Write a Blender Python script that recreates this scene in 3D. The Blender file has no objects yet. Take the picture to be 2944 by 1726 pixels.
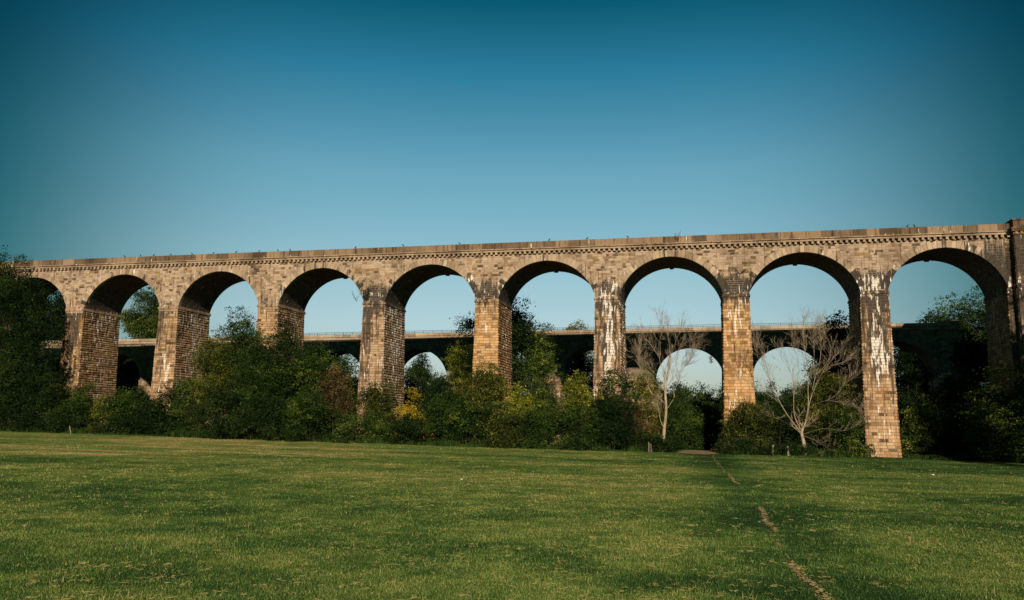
import bpy, math, random
import numpy as np
from mathutils import Vector, Matrix

SC = bpy.context.scene
COL = SC.collection
R = math.radians
RNG = np.random.default_rng(7)

# ------------------------------------------------------------------ camera
FPX, YAW, PITCH, ROLL, EYE = 2335.85, -0.22618, 0.15155, 0.01265, 3.2
_fw = np.array([math.sin(YAW) * math.cos(PITCH), math.cos(YAW) * math.cos(PITCH), math.sin(PITCH)])
_rt0 = np.array([math.cos(YAW), -math.sin(YAW), 0.0])
_up0 = np.cross(_rt0, _fw)
_rt = _rt0 * math.cos(ROLL) + _up0 * math.sin(ROLL)
_up = -_rt0 * math.sin(ROLL) + _up0 * math.cos(ROLL)


def ray(px, py):
    return _fw + _rt * (px - 1472) / FPX - _up * (py - 863) / FPX


def at_depth(px, py, y):
    """world point seen at a photo pixel on the upright plane at distance y"""
    d = ray(px, py)
    return d * (y / d[1]) + np.array([0, 0, EYE])


def on_ground(px, py, z=0.0):
    d = ray(px, py)
    return d * ((z - EYE) / d[2]) + np.array([0, 0, EYE])


cd = bpy.data.cameras.new('camera')
cam = bpy.data.objects.new('camera', cd)
COL.objects.link(cam)
cd.sensor_width = 36
cd.lens = 36 * FPX / 2944
cd.clip_end = 9000
cam.matrix_world = Matrix(((_rt[0], _up[0], -_fw[0], 0), (_rt[1], _up[1], -_fw[1], 0),
                           (_rt[2], _up[2], -_fw[2], EYE), (0, 0, 0, 1)))
SC.camera = cam


# ------------------------------------------------------------------ helpers
def tag(o, label=None, cat=None, group=None, kind=None):
    for k, v in (('label', label), ('category', cat), ('group', group), ('kind', kind)):
        if v:
            o[k] = v
    return o


def empty(name, loc=(0, 0, 0), rz=0.0):
    o = bpy.data.objects.new(name, None)
    o.empty_display_size = 0.3
    COL.objects.link(o)
    o.location = loc
    o.rotation_euler = (0, 0, rz)
    return o


def mesh_np(name, verts, quads=None, tris=None, mat=None, parent=None, attrs=None, smooth=False, loc=None):
    """fast mesh from numpy arrays; attrs = {name: per-vertex float array}"""
    verts = np.asarray(verts, np.float32)
    me = bpy.data.meshes.new(name)
    nq = 0 if quads is None else len(quads)
    nt = 0 if tris is None else len(tris)
    idx = []
    if nq:
        idx.append(np.asarray(quads, np.int32).ravel())
    if nt:
        idx.append(np.asarray(tris, np.int32).ravel())
    idx = np.concatenate(idx)
    starts = np.concatenate([np.arange(nq) * 4, nq * 4 + np.arange(nt) * 3]).astype(np.int32)
    me.vertices.add(len(verts))
    me.vertices.foreach_set('co', verts.ravel())
    me.loops.add(len(idx))
    me.loops.foreach_set('vertex_index', idx)
    me.polygons.add(nq + nt)
    me.polygons.foreach_set('loop_start', starts)
    me.polygons.foreach_set('use_smooth', np.full(nq + nt, bool(smooth)))
    me.update(calc_edges=True)
    me.validate()
    for k, v in (attrs or {}).items():
        a = me.attributes.new(k, 'FLOAT', 'POINT')
        a.data.foreach_set('value', np.asarray(v, np.float32))
    if mat:
        me.materials.append(mat)
    o = bpy.data.objects.new(name, me)
    COL.objects.link(o)
    if parent:
        o.parent = parent
    if loc is not None:
        o.location = loc
    return o


class Acc:
    """collects vertices, quads, tris and per-vertex attributes"""

    def __init__(s):
        s.v, s.q, s.t, s.n, s.a = [], [], [], 0, {}

    def add(s, v, q=None, t=None, **attrs):
        v = np.asarray(v, float).reshape(-1, 3)
        if q is not None:
            s.q.append(np.asarray(q, int).reshape(-1, 4) + s.n)
        if t is not None:
            s.t.append(np.asarray(t, int).reshape(-1, 3) + s.n)
        for k, a in attrs.items():
            s.a.setdefault(k, []).append((s.n, np.broadcast_to(np.asarray(a, float), (len(v),))))
        s.v.append(v)
        s.n += len(v)

    def box(s, x0, x1, y0, y1, z0, z1, **attrs):
        v = [(x0, y0, z0), (x1, y0, z0), (x1, y1, z0), (x0, y1, z0), (x0, y0, z1), (x1, y0, z1), (x1, y1, z1), (x0, y1, z1)]
        q = [(0, 3, 2, 1), (4, 5, 6, 7), (0, 1, 5, 4), (1, 2, 6, 5), (2, 3, 7, 6), (3, 0, 4, 7)]
        s.add(v, q, **attrs)

    def tube(s, pts, rad, sides=6, **attrs):
        pts = np.asarray(pts, float)
        rad = np.broadcast_to(np.asarray(rad, float), (len(pts),))
        tan = np.gradient(pts, axis=0)
        tan /= np.linalg.norm(tan, axis=1, keepdims=True) + 1e-9
        ref = np.where(np.abs(tan[:, 2:3]) > 0.9, np.array([[1.0, 0, 0]]), np.array([[0, 0, 1.0]]))
        u = np.cross(tan, ref)
        u /= np.linalg.norm(u, axis=1, keepdims=True) + 1e-9
        w = np.cross(tan, u)
        a = np.arange(sides) * 2 * math.pi / sides
        ring = pts[:, None] + rad[:, None, None] * (np.cos(a)[None, :, None] * u[:, None] + np.sin(a)[None, :, None] * w[:, None])
        n = len(pts)
        i = np.arange(n - 1)[:, None] * sides
        j = np.arange(sides)[None, :]
        k = (j + 1) % sides
        q = np.stack([i + j, i + k, i + sides + k, i + sides + j], -1).reshape(-1, 4)
        s.add(ring.reshape(-1, 3), q, **attrs)

    def build(s, name, mat, parent=None, smooth=False, loc=None):
        at = {}
        for k, chunks in s.a.items():
            arr = np.zeros(s.n)
            for st, a in chunks:
                arr[st:st + len(a)] = a
            at[k] = arr
        v = np.concatenate(s.v)
        if loc is not None:
            v = v - np.asarray(loc)
        return mesh_np(name, v, np.concatenate(s.q) if s.q else None, np.concatenate(s.t) if s.t else None,
                       mat, parent, at, smooth, loc)


def vnoise(x, y, seed=0):
    """value noise in the plane"""
    xi, yi = np.floor(x).astype(np.int64), np.floor(y).astype(np.int64)
    xf, yf = x - xi, y - yi
    xf, yf = xf * xf * (3 - 2 * xf), yf * yf * (3 - 2 * yf)

    def h(a, b):
        n = (a * 374761393 + b * 668265263 + seed * 974634777) & 0xffffffff
        n = ((n ^ (n >> 13)) * 1274126177) & 0xffffffff
        return ((n ^ (n >> 16)) & 0xffff) / 65535.0
    return (h(xi, yi) * (1 - xf) + h(xi + 1, yi) * xf) * (1 - yf) + (h(xi, yi + 1) * (1 - xf) + h(xi + 1, yi + 1) * xf) * yf


def fbm(x, y, seed=0, octs=4):
    t, a, s = 0, .5, 0
    for o in range(octs):
        t = t + a * vnoise(x * 2 ** o, y * 2 ** o, seed + o)
        s += a
        a *= .5
    return t / s


def sstep(a, b, x):
    t = np.clip((x - a) / (b - a), 0, 1)
    return t * t * (3 - 2 * t)


# ------------------------------------------------------------------ materials
def new_mat(name):
    m = bpy.data.materials.new(name)
    m.use_nodes = True
    nt = m.node_tree
    b = nt.nodes['Principled BSDF']
    return m, nt, b


def node(nt, typ, **kw):
    n = nt.nodes.new(typ)
    for k, v in kw.items():
        setattr(n, k, v)
    return n


def ramp(nt, stops, fac=None, interp='LINEAR'):
    n = nt.nodes.new('ShaderNodeValToRGB')
    n.color_ramp.interpolation = interp
    e = n.color_ramp.elements
    while len(e) < len(stops):
        e.new(0.5)
    for el, (p, c) in zip(e, stops):
        el.position = p
        el.color = (*c, 1) if len(c) == 3 else c
    if fac is not None:
        nt.links.new(fac, n.inputs[0])
    return n.outputs[0]


def math_n(nt, op, a, b=None, clamp=False):
    n = nt.nodes.new('ShaderNodeMath')
    n.operation = op
    n.use_clamp = clamp
    for i, x in enumerate((a, b)):
        if x is None:
            continue
        if isinstance(x, (int, float)):
            n.inputs[i].default_value = x
        else:
            nt.links.new(x, n.inputs[i])
    return n.outputs[0]


def mix_rgb(nt, fac, a, b, blend='MIX'):
    n = nt.nodes.new('ShaderNodeMix')
    n.data_type = 'RGBA'
    n.blend_type = blend
    for sock, x in ((n.inputs[0], fac), (n.inputs[6], a), (n.inputs[7], b)):
        if isinstance(x, (int, float)):
            sock.default_value = x
        elif isinstance(x, tuple):
            sock.default_value = (*x, 1)
        else:
            nt.links.new(x, sock)
    return n.outputs[2]


def noise(nt, vec, scale, detail=3.0, rough=0.55, sc=(1, 1, 1)):
    mp = nt.nodes.new('ShaderNodeMapping')
    mp.inputs['Scale'].default_value = sc
    nt.links.new(vec, mp.inputs[0])
    n = nt.nodes.new('ShaderNodeTexNoise')
    n.inputs['Scale'].default_value = scale
    n.inputs['Detail'].default_value = detail
    n.inputs['Roughness'].default_value = rough
    nt.links.new(mp.outputs[0], n.inputs['Vector'])
    return n.outputs['Fac']


def attr(nt, name):
    n = nt.nodes.new('ShaderNodeAttribute')
    n.attribute_name = name
    return n.outputs['Fac']


def maprange(nt, x, a, b, c=0.0, d=1.0):
    n = nt.nodes.new('ShaderNodeMapRange')
    n.interpolation_type = 'SMOOTHSTEP'
    nt.links.new(x, n.inputs[0])
    for i, v in enumerate((a, b, c, d)):
        n.inputs[i + 1].default_value = v
    return n.outputs[0]


STONE_STOPS = [(0.0, (.048, .034, .024)), (.14, (.115, .078, .046)), (.30, (.215, .148, .090)), (.46, (.295, .212, .145)), (.60, (.365, .272, .198)),
               (.74, (.41, .315, .232)), (.86, (.33, .212, .110)), (1.0, (.235, .135, .062))]


def stone_mat(name, stops, streak=0.48, gain=1.0):
    m, nt, b = new_mat(name)
    pos = nt.nodes.new('ShaderNodeTexCoord').outputs['Object']
    tint = attr(nt, 'tint')
    n0 = noise(nt, pos, 1.6, 4, .6)
    t2 = math_n(nt, 'ADD', tint, math_n(nt, 'MULTIPLY', math_n(nt, 'SUBTRACT', n0, .5), .45), True)
    col = ramp(nt, stops, t2)
    # warm ochre sandstone faces
    warm = attr(nt, 'warm')
    col = mix_rgb(nt, math_n(nt, 'MULTIPLY', warm, .75, True), col, mix_rgb(nt, 1.0, col, (1.36, 1.08, .64), 'MULTIPLY'))
    # broad weathering
    n1 = noise(nt, pos, .22, 4, .6)
    col = mix_rgb(nt, maprange(nt, n1, .45, .70, 0, .80), col, mix_rgb(nt, 1.0, col, (.55, .52, .50), 'MULTIPLY'))
    # thin vertical rain streaks
    n2 = noise(nt, pos, 1.0, 3, .6, (3.1, 3.1, .16))
    col = mix_rgb(nt, maprange(nt, n2, .54, .70, 0, streak * 2), col, mix_rgb(nt, 1.0, col, (.40, .35, .31), 'MULTIPLY'))
    # black crust, plus shade painted on the abutment and between the dentils
    soot = attr(nt, 'soot')
    n3 = noise(nt, pos, 1.0, 4, .65, (2.5, 2.5, .26))
    sm = maprange(nt, math_n(nt, 'ADD', n3, math_n(nt, 'MULTIPLY', soot, .52)), .66, .84)
    sm = math_n(nt, 'MULTIPLY', sm, math_n(nt, 'GREATER_THAN', soot, .02))
    col = mix_rgb(nt, math_n(nt, 'MULTIPLY', sm, .93), col, (.030, .026, .022))
    # white lime runs
    lime = attr(nt, 'lime')
    n4 = noise(nt, pos, 1.0, 2, .5, (3.0, 3.0, .52))
    n5 = noise(nt, pos, 1.0, 2, .5, (7.0, 7.0, 1.1))
    n45 = math_n(nt, 'ADD', math_n(nt, 'MULTIPLY', n4, .72), math_n(nt, 'MULTIPLY', n5, .28))
    lm = maprange(nt, math_n(nt, 'ADD', n45, math_n(nt, 'MULTIPLY', lime, .27)), .675, .755)
    col = mix_rgb(nt, math_n(nt, 'MULTIPLY', lm, .92), col, (.66, .60, .54))
    if gain != 1.0:
        col = mix_rgb(nt, 1.0, col, (gain, gain, gain), 'MULTIPLY')
    nt.links.new(col, b.inputs['Base Color'])
    b.inputs['Roughness'].default_value = .92
    b.inputs['Specular IOR Level'].default_value = .15
    bp = nt.nodes.new('ShaderNodeBump')
    bp.inputs['Strength'].default_value = .5
    bp.inputs['Distance'].default_value = .025
    nt.links.new(noise(nt, pos, 8.0, 5, .65), bp.inputs['Height'])
    nt.links.new(bp.outputs[0], b.inputs['Normal'])
    return m


M_STONE = stone_mat('weathered_sandstone', STONE_STOPS)
M_RING = stone_mat('dressed_sandstone', [(0, (.11, .08, .055)), (.2, (.22, .16, .11)), (.5, (.31, .227, .155)), (.8, (.385, .29, .205)), (1, (.43, .335, .245))], .45)
M_PARA = stone_mat('parapet_stone', [(0, (.065, .044, .028)), (.3, (.125, .085, .052)), (.6, (.19, .130, .080)), (1, (.26, .182, .115))], .5)
M_MORTAR = stone_mat('mortar_core', [(0, (.12, .09, .065)), (1, (.26, .20, .15))], .2)
M_POINT = stone_mat('pale_pointing', [(0, (.26, .20, .155)), (1, (.42, .34, .27))], .3)
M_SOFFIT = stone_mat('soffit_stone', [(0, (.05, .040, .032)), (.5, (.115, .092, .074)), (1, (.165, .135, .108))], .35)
M_GREY = stone_mat('grey_aqueduct_stone', [(0, (.07, .054, .040)), (.5, (.17, .135, .10)), (1, (.28, .23, .175))], .4)
M_COPING = stone_mat('aqueduct_coping_stone', [(0, (.15, .115, .08)), (.5, (.28, .215, .15)), (1, (.40, .32, .23))], .3)


def plain_mat(name, col, rough=.8, var=.25, scale=3.0):
    m, nt, b = new_mat(name)
    pos = nt.nodes.new('ShaderNodeTexCoord').outputs['Object']
    n = noise(nt, pos, scale, 4)
    c = ramp(nt, [(.3, tuple(x * (1 - var) for x in col)), (.7, tuple(min(1, x * (1 + var)) for x in col))], n)
    nt.links.new(c, b.inputs['Base Color'])
    b.inputs['Roughness'].default_value = rough
    b.inputs['Specular IOR Level'].default_value = .2
    return m


M_IRON = plain_mat('dark_iron', (.03, .03, .032), .5)
M_BIRD = plain_mat('black_feathers', (.012, .012, .014), .55)
M_BARK = plain_mat('brown_bark', (.040, .030, .021), .95, .45, 2.5)
M_DEAD = plain_mat('bleached_bark', (.27, .215, .15), .9, .5, 1.3)
M_POST = plain_mat('pale_post', (.22, .185, .14), .9, .3, 5)
M_PEBBLE = plain_mat('pale_pebble', (.6, .56, .48), .8, .15, 8)


def leaf_mat(name, stops, trans=.22):
    m, nt, b = new_mat(name)
    tint = attr(nt, 'tint')
    oi = nt.nodes.new('ShaderNodeObjectInfo')
    t = math_n(nt, 'ADD', tint, math_n(nt, 'MULTIPLY', math_n(nt, 'SUBTRACT', oi.outputs['Random'], .5), .22), True)
    col = ramp(nt, stops, t)
    nt.links.new(col, b.inputs['Base Color'])
    b.inputs['Roughness'].default_value = .6
    b.inputs['Specular IOR Level'].default_value = .06
    tr = nt.nodes.new('ShaderNodeBsdfTranslucent')
    nt.links.new(mix_rgb(nt, 1.0, col, (1.1, 1.25, .5), 'MULTIPLY'), tr.inputs[0])
    mx = nt.nodes.new('ShaderNodeMixShader')
    mx.inputs[0].default_value = trans
    nt.links.new(b.outputs[0], mx.inputs[1])
    nt.links.new(tr.outputs[0], mx.inputs[2])
    nt.links.new(mx.outputs[0], nt.nodes['Material Output'].inputs[0])
    return m


LEAF = {
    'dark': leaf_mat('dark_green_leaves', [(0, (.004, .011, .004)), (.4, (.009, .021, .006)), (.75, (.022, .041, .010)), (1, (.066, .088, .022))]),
    'mid': leaf_mat('mid_green_leaves', [(0, (.005, .015, .005)), (.4, (.019, .042, .008)), (.75, (.054, .088, .015)), (1, (.15, .17, .032))]),
    'olive': leaf_mat('olive_leaves', [(0, (.009, .014, .005)), (.4, (.032, .046, .009)), (.75, (.085, .098, .016)), (1, (.21, .20, .036))]),
    'light': leaf_mat('light_green_leaves', [(0, (.008, .020, .006)), (.4, (.032, .058, .012)), (.75, (.10, .135, .026)), (1, (.30, .31, .06))]),
    'yellow': leaf_mat('yellow_leaves', [(0, (.06, .055, .008)), (.4, (.19, .15, .014)), (.75, (.36, .26, .022)), (1, (.48, .36, .05))]),
    'lime': leaf_mat('yellow_green_leaves', [(0, (.018, .028, .005)), (.4, (.080, .104, .013)), (.75, (.22, .225, .026)), (1, (.38, .32, .04))]),
    'brown': leaf_mat('browning_leaves', [(0, (.024, .018, .008)), (.4, (.070, .050, .020)), (.75, (.14, .095, .038)), (1, (.25, .17, .08))]),
}


# ------------------------------------------------------------------ masonry blocks
def add_blocks(acc, P, u0, u1, v0, v1, proj, rough, joint, bev, tint, extra=None, flip=False, bevu=1.0, sink=.03):
    """pillowed stones: P(u, v, h) -> xyz; one block per rectangle"""
    n = len(u0)
    if n == 0:
        return
    proj = np.broadcast_to(proj, (n,))
    us = np.stack([u0 + joint, u1 - joint, u1 - joint, u0 + joint], 1)
    vs = np.stack([v0 + joint, v0 + joint, v1 - joint, v1 - joint], 1)
    hb = np.full((n, 4), -sink)
    du = np.minimum(bev * bevu, (u1 - u0) * .3)[:, None] * np.array([1, -1, -1, 1])
    dv = np.minimum(bev, (v1 - v0) * .3)[:, None] * np.array([1, 1, -1, -1])
    ht = proj[:, None] * (1 + rough * RNG.uniform(-1, 1, (n, 4)))
    U = np.concatenate([us, us + du], 1).ravel()
    V = np.concatenate([vs, vs + dv], 1).ravel()
    H = np.concatenate([hb, ht], 1).ravel()
    xyz = P(U, V, H)
    base = np.arange(n)[:, None, None] * 8
    f = np.array([(4, 5, 6, 7), (0, 1, 5, 4), (1, 2, 6, 5), (2, 3, 7, 6), (3, 0, 4, 7)])
    if flip:
        f = f[:, ::-1]
    q = (base + f[None]).reshape(-1, 4)
    at = dict(tint=np.repeat(tint, 8))
    if extra:
        at.update(extra(xyz[:, 0], xyz[:, 1], xyz[:, 2]))
    acc.add(xyz, q, **at)


def course_rects(zs, uspan, lmin, lmax, rng):
    """rects of running-bond courses; uspan(zmid) -> list of (ua, ub) spans"""
    out = []
    for z0, z1 in zip(zs[:-1], zs[1:]):
        for ua, ub in uspan(.5 * (z0 + z1)):
            u = ua
            first = True
            while u < ub - 1e-6:
                l = rng.uniform(lmin, lmax)
                if first:
                    l *= rng.uniform(.45, 1)
                    first = False
                e = u + l
                if ub - e < lmin * .5:
                    e = ub
                out.append((u, e, z0, z1))
                u = e
    return np.array(out).T


def courses(z0, z1, h, rng, jit=.12):
    n = max(1, int(round((z1 - z0) / h)))
    w = 1 + rng.uniform(-jit, jit, n)
    return z0 + np.concatenate([[0], np.cumsum(w)]) / w.sum() * (z1 - z0)


def stone_tint(n, rng):
    t = np.clip(rng.normal(.57, .12, n), .28, .80)
    k = rng.random(n)
    t = np.where(k < .18, rng.uniform(0.06, .36, n), t)
    t = np.where(k > .93, rng.uniform(.84, 1.0, n), t)
    return t


# ================================================================== VIADUCT
VY, X0, SP, PW, VD = 110.48, -114.6, 17.1, 3.30, 8.46
ZI, ZD, RISE = 20.70, 28.85, 5.32            # impost top, parapet top, rise of the arch
HALF = (SP - PW) / 2 - .0
RAD = (HALF ** 2 + RISE ** 2) / (2 * RISE)
ZC = ZI + RISE - RAD
RINGT = .92
BAT = .017                                   # batter per metre

viaduct = tag(empty('railway_viaduct', (0, VY, 0)),
              'tall sandstone railway viaduct of round arches, lit by low sun, crossing the whole meadow', 'viaduct')

#          lime soot(shaft) soot(above impost) warm side-lime
PIER_LOOK = {-1: (.2, .2, .2, .2, .3), 0: (.3, .3, .3, .3, .4), 1: (.42, .62, .35, .55, .50), 2: (.70, .55, .18, .45, .62), 3: (.45, .25, .42, .5, .5),
             4: (.50, .58, .95, .10, .78), 5: (.42, .18, .98, .95, .50), 6: (1.0, .62, .70, .20, .72), 7: (.55, .18, .98, .95, .4), 8: (1.08, .72, 1.0, .45, .6), 9: (.45, .85, .9, .3, .5)}


def make_pier(i, xb=None):
    xc = X0 + i * SP
    lime0, soot0, soot1, warm0, slime = PIER_LOOK[i]
    rng = np.random.default_rng(100 + i)
    zt = ZI - .42
    zb = -1.2
    hw = lambda z: PW / 2 + (zt - z) * BAT
    dy = lambda z: (zt - z) * BAT * .9
    acc = Acc()
    core = Acc()
    zz = [zb, zt]
    v = []
    for z in zz:
        v += [(xc - hw(z) + .02, -dy(z) + .02, z), (xc + hw(z) - .02, -dy(z) + .02, z), (xc + hw(z) - .02, VD + dy(z) - .02, z), (xc - hw(z) + .02, VD + dy(z) - .02, z)]
    core.add(v, [(0, 1, 5, 4), (1, 2, 6, 5), (2, 3, 7, 6), (3, 0, 4, 7), (4, 5, 6, 7)], tint=.4)
    zs = courses(zb, zt, .40 if i >= 6 else .365, rng)
    hmid = hw(10)

    def ex_front(x, y, z):
        u = (x - xc) / hw(z)
        prof = .30 + .40 * sstep(zt - 3.5, zt, z) + .62 * np.exp(-((z - 10.5) / 5.0) ** 2)
        if i in (6,):
            prof = .55 + .45 * sstep(2, 16, z)
        if i in (8,):
            prof = .50 + .25 * sstep(zt - 8, zt, z) + .38 * np.exp(-((z - 12.2) / 2.6) ** 2)
        if i in (5, 7):
            prof = .45 + .75 * sstep(zt - 7, zt - 3, z) + .2 * np.exp(-((z - 11) / 5.0) ** 2)
        if i == 1:
            prof = .15 + .9 * sstep(zt - 5, zt, z)
        uu = .12 if i in (6, 8) else (0 if i != 4 else -.05)
        band = np.exp(-((u - uu) / (.42 if i in (6, 8) else .55)) ** 2)
        lime = lime0 * prof * (.35 + .65 * band)
        side = np.where(u < -.1, 1.0, .55) if i in (4, 2) else np.where(np.abs(u) < .55, 1.0, .8)
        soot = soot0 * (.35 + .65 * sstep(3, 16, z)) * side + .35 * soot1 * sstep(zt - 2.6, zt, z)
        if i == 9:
            soot = np.full_like(z, .8)  # last pier evenly darker
        return dict(lime=lime, soot=soot, warm=(.30 + warm0 * .8) * (1.0 - .25 * sstep(zt - 4, zt, z)))

    def ex_side(x, y, z):
        w = (y / VD)
        lime = slime * 1.05 * (.55 + .45 * np.exp(-((w - .55) / .33) ** 2)) * (.72 + .28 * sstep(4, 19, z))
        return dict(lime=lime, soot=.26 + .15 * sstep(zt - 5, zt, z), warm=.3 + warm0 * .7)
    # front
    r = course_rects(zs, lambda z: [(-hmid, hmid)], .5, 1.15, rng)
    Pf = lambda U, V, H: np.stack([xc + U * hw(V) / hmid, -dy(V) - H, V], 1)
    tn = stone_tint(r.shape[1], rng)
    if warm0 > .8:
        tn = np.clip(tn + .10, 0, 1)
    add_blocks(acc, Pf, *r, rng.uniform(.004, .035, r.shape[1]), .35, .012, .022, tn, ex_front)
    # right and left flanks: rock-faced
    for sgn in (1, -1):
        hd = VD / 2
        r = course_rects(zs, lambda z: [(-hd, hd)], .5, 1.3, rng)
        Ps = lambda U, V, H, s=sgn: np.stack([xc + s * (hw(V) + H), hd + U * (hd + dy(V)) / hd, V], 1)
        add_blocks(acc, Ps, *r, rng.uniform(.05, .115, r.shape[1]), .32, .006, .10, np.clip(rng.normal(.42, .13, r.shape[1]), 0, 1), ex_side, flip=(sgn < 0), bevu=.45, sink=.015)
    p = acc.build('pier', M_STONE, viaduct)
    core.build('pier_core', M_MORTAR, p)
    # impost band
    ib = Acc()
    sof = dict(tint=.42, soot=.45 * soot1 + .15, lime=lime0 * .35, warm=warm0 * .5)
    for (e, z0, z1) in ((.05, zt - .32, zt), (.17, zt + .003, zt + .26), (.10, zt + .263, ZI)):
        h0 = PW / 2 + e
        edges = np.linspace(-h0, h0, 5)
        for a, b in zip(edges[:-1], edges[1:]):
            k = dict(sof, tint=rng.uniform(.3, .65))
            ib.box(xc + a + .004, xc + b - .004, -e, .6, z0, z1, **k)
        ys = np.linspace(.603, VD + e, 9)
        for a, b in zip(ys[:-1], ys[1:]):
            ib.box(xc - h0, xc + h0, a + .004, b - .004, z0, z1, **dict(sof, tint=rng.uniform(.3, .65)))
    ib.build('impost', M_RING, p)
    return p


for i in range(-1, 10):
    make_pier(i)

ZCOR = 27.00                                  # underside of the dentil course
XL, XR = X0 - 1.0 * SP + 2, X0 + 9 * SP - .85  # ends of the wall
ARCHES = list(range(-1, 9))


def arch_c(i):
    return X0 + (i + .5) * SP


def spandrel_extra(x, y, z):
    n = np.clip(np.round((x - X0) / SP), -1, 9).astype(int)
    u = (x - (X0 + n * SP)) / (PW / 2)
    look = np.array([PIER_LOOK[int(k)] for k in range(-1, 10)])
    L = look[n + 1]
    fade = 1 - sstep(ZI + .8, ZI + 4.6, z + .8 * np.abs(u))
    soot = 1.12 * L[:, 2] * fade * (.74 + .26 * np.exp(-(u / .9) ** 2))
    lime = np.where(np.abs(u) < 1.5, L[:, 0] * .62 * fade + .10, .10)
    # the far right end over the last arch darkens towards the abutment
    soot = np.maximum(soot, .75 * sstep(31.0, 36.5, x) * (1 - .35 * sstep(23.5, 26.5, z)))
    return dict(lime=lime, soot=soot, warm=L[:, 3] * .35 * fade)


def make_spandrel():
    rng = np.random.default_rng(3)
    acc = Acc()
    zs = courses(ZI + .003, ZCOR - .02, .31, rng, .25)

    def spans(z):
        out, s = [], XL
        for i in ARCHES:
            c = arch_c(i)
            ro = RAD + RINGT - .12
            if abs(z - ZC) < ro:
                hwid = math.sqrt(ro ** 2 - (z - ZC) ** 2)
                out.append((s, c - hwid))
                s = c + hwid
        out.append((s, XR))
        return [o for o in out if o[1] - o[0] > .12]
    r = course_rects(zs, spans, .34, .95, rng)
    P = lambda U, V, H: np.stack([U, -H, V], 1)
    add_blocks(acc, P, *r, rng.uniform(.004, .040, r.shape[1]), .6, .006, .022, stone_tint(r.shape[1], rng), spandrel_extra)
    o = acc.build('spandrel_wall', M_STONE, viaduct)
    # core behind the facing stones and the plain rear face
    a = np.linspace(0, 1, 41)
    for yy, fl in ((.012, False), (VD, True)):
        core = Acc()
        for i in ARCHES:
            c = arch_c(i)
            th0 = math.asin(min(1, HALF / RAD))
            th = -th0 + 2 * th0 * a
            xs, zz = c + RAD * np.sin(th), ZC + RAD * np.cos(th)
            v = np.concatenate([np.stack([xs, np.full_like(xs, yy), zz], 1), np.stack([xs, np.full_like(xs, yy), np.full_like(xs, ZCOR - .025)], 1)])
            n = len(a)
            k = np.arange(n - 1)
            q = np.stack([k, k + 1, k + 1 + n, k + n], 1)
            core.add(v, q[:, ::-1] if fl else q, tint=.45, soot=.2)
            x1 = c - HALF
            x0 = x1 - PW
            core.add([(x0, yy, ZI), (x1, yy, ZI), (x1, yy, ZCOR - .025), (x0, yy, ZCOR - .025)], [(3, 2, 1, 0)] if fl else [(0, 1, 2, 3)], tint=.45, soot=.2)
        core.build('rear_face' if fl else 'wall_core', M_MORTAR if fl else M_POINT, o)


make_spandrel()


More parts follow.
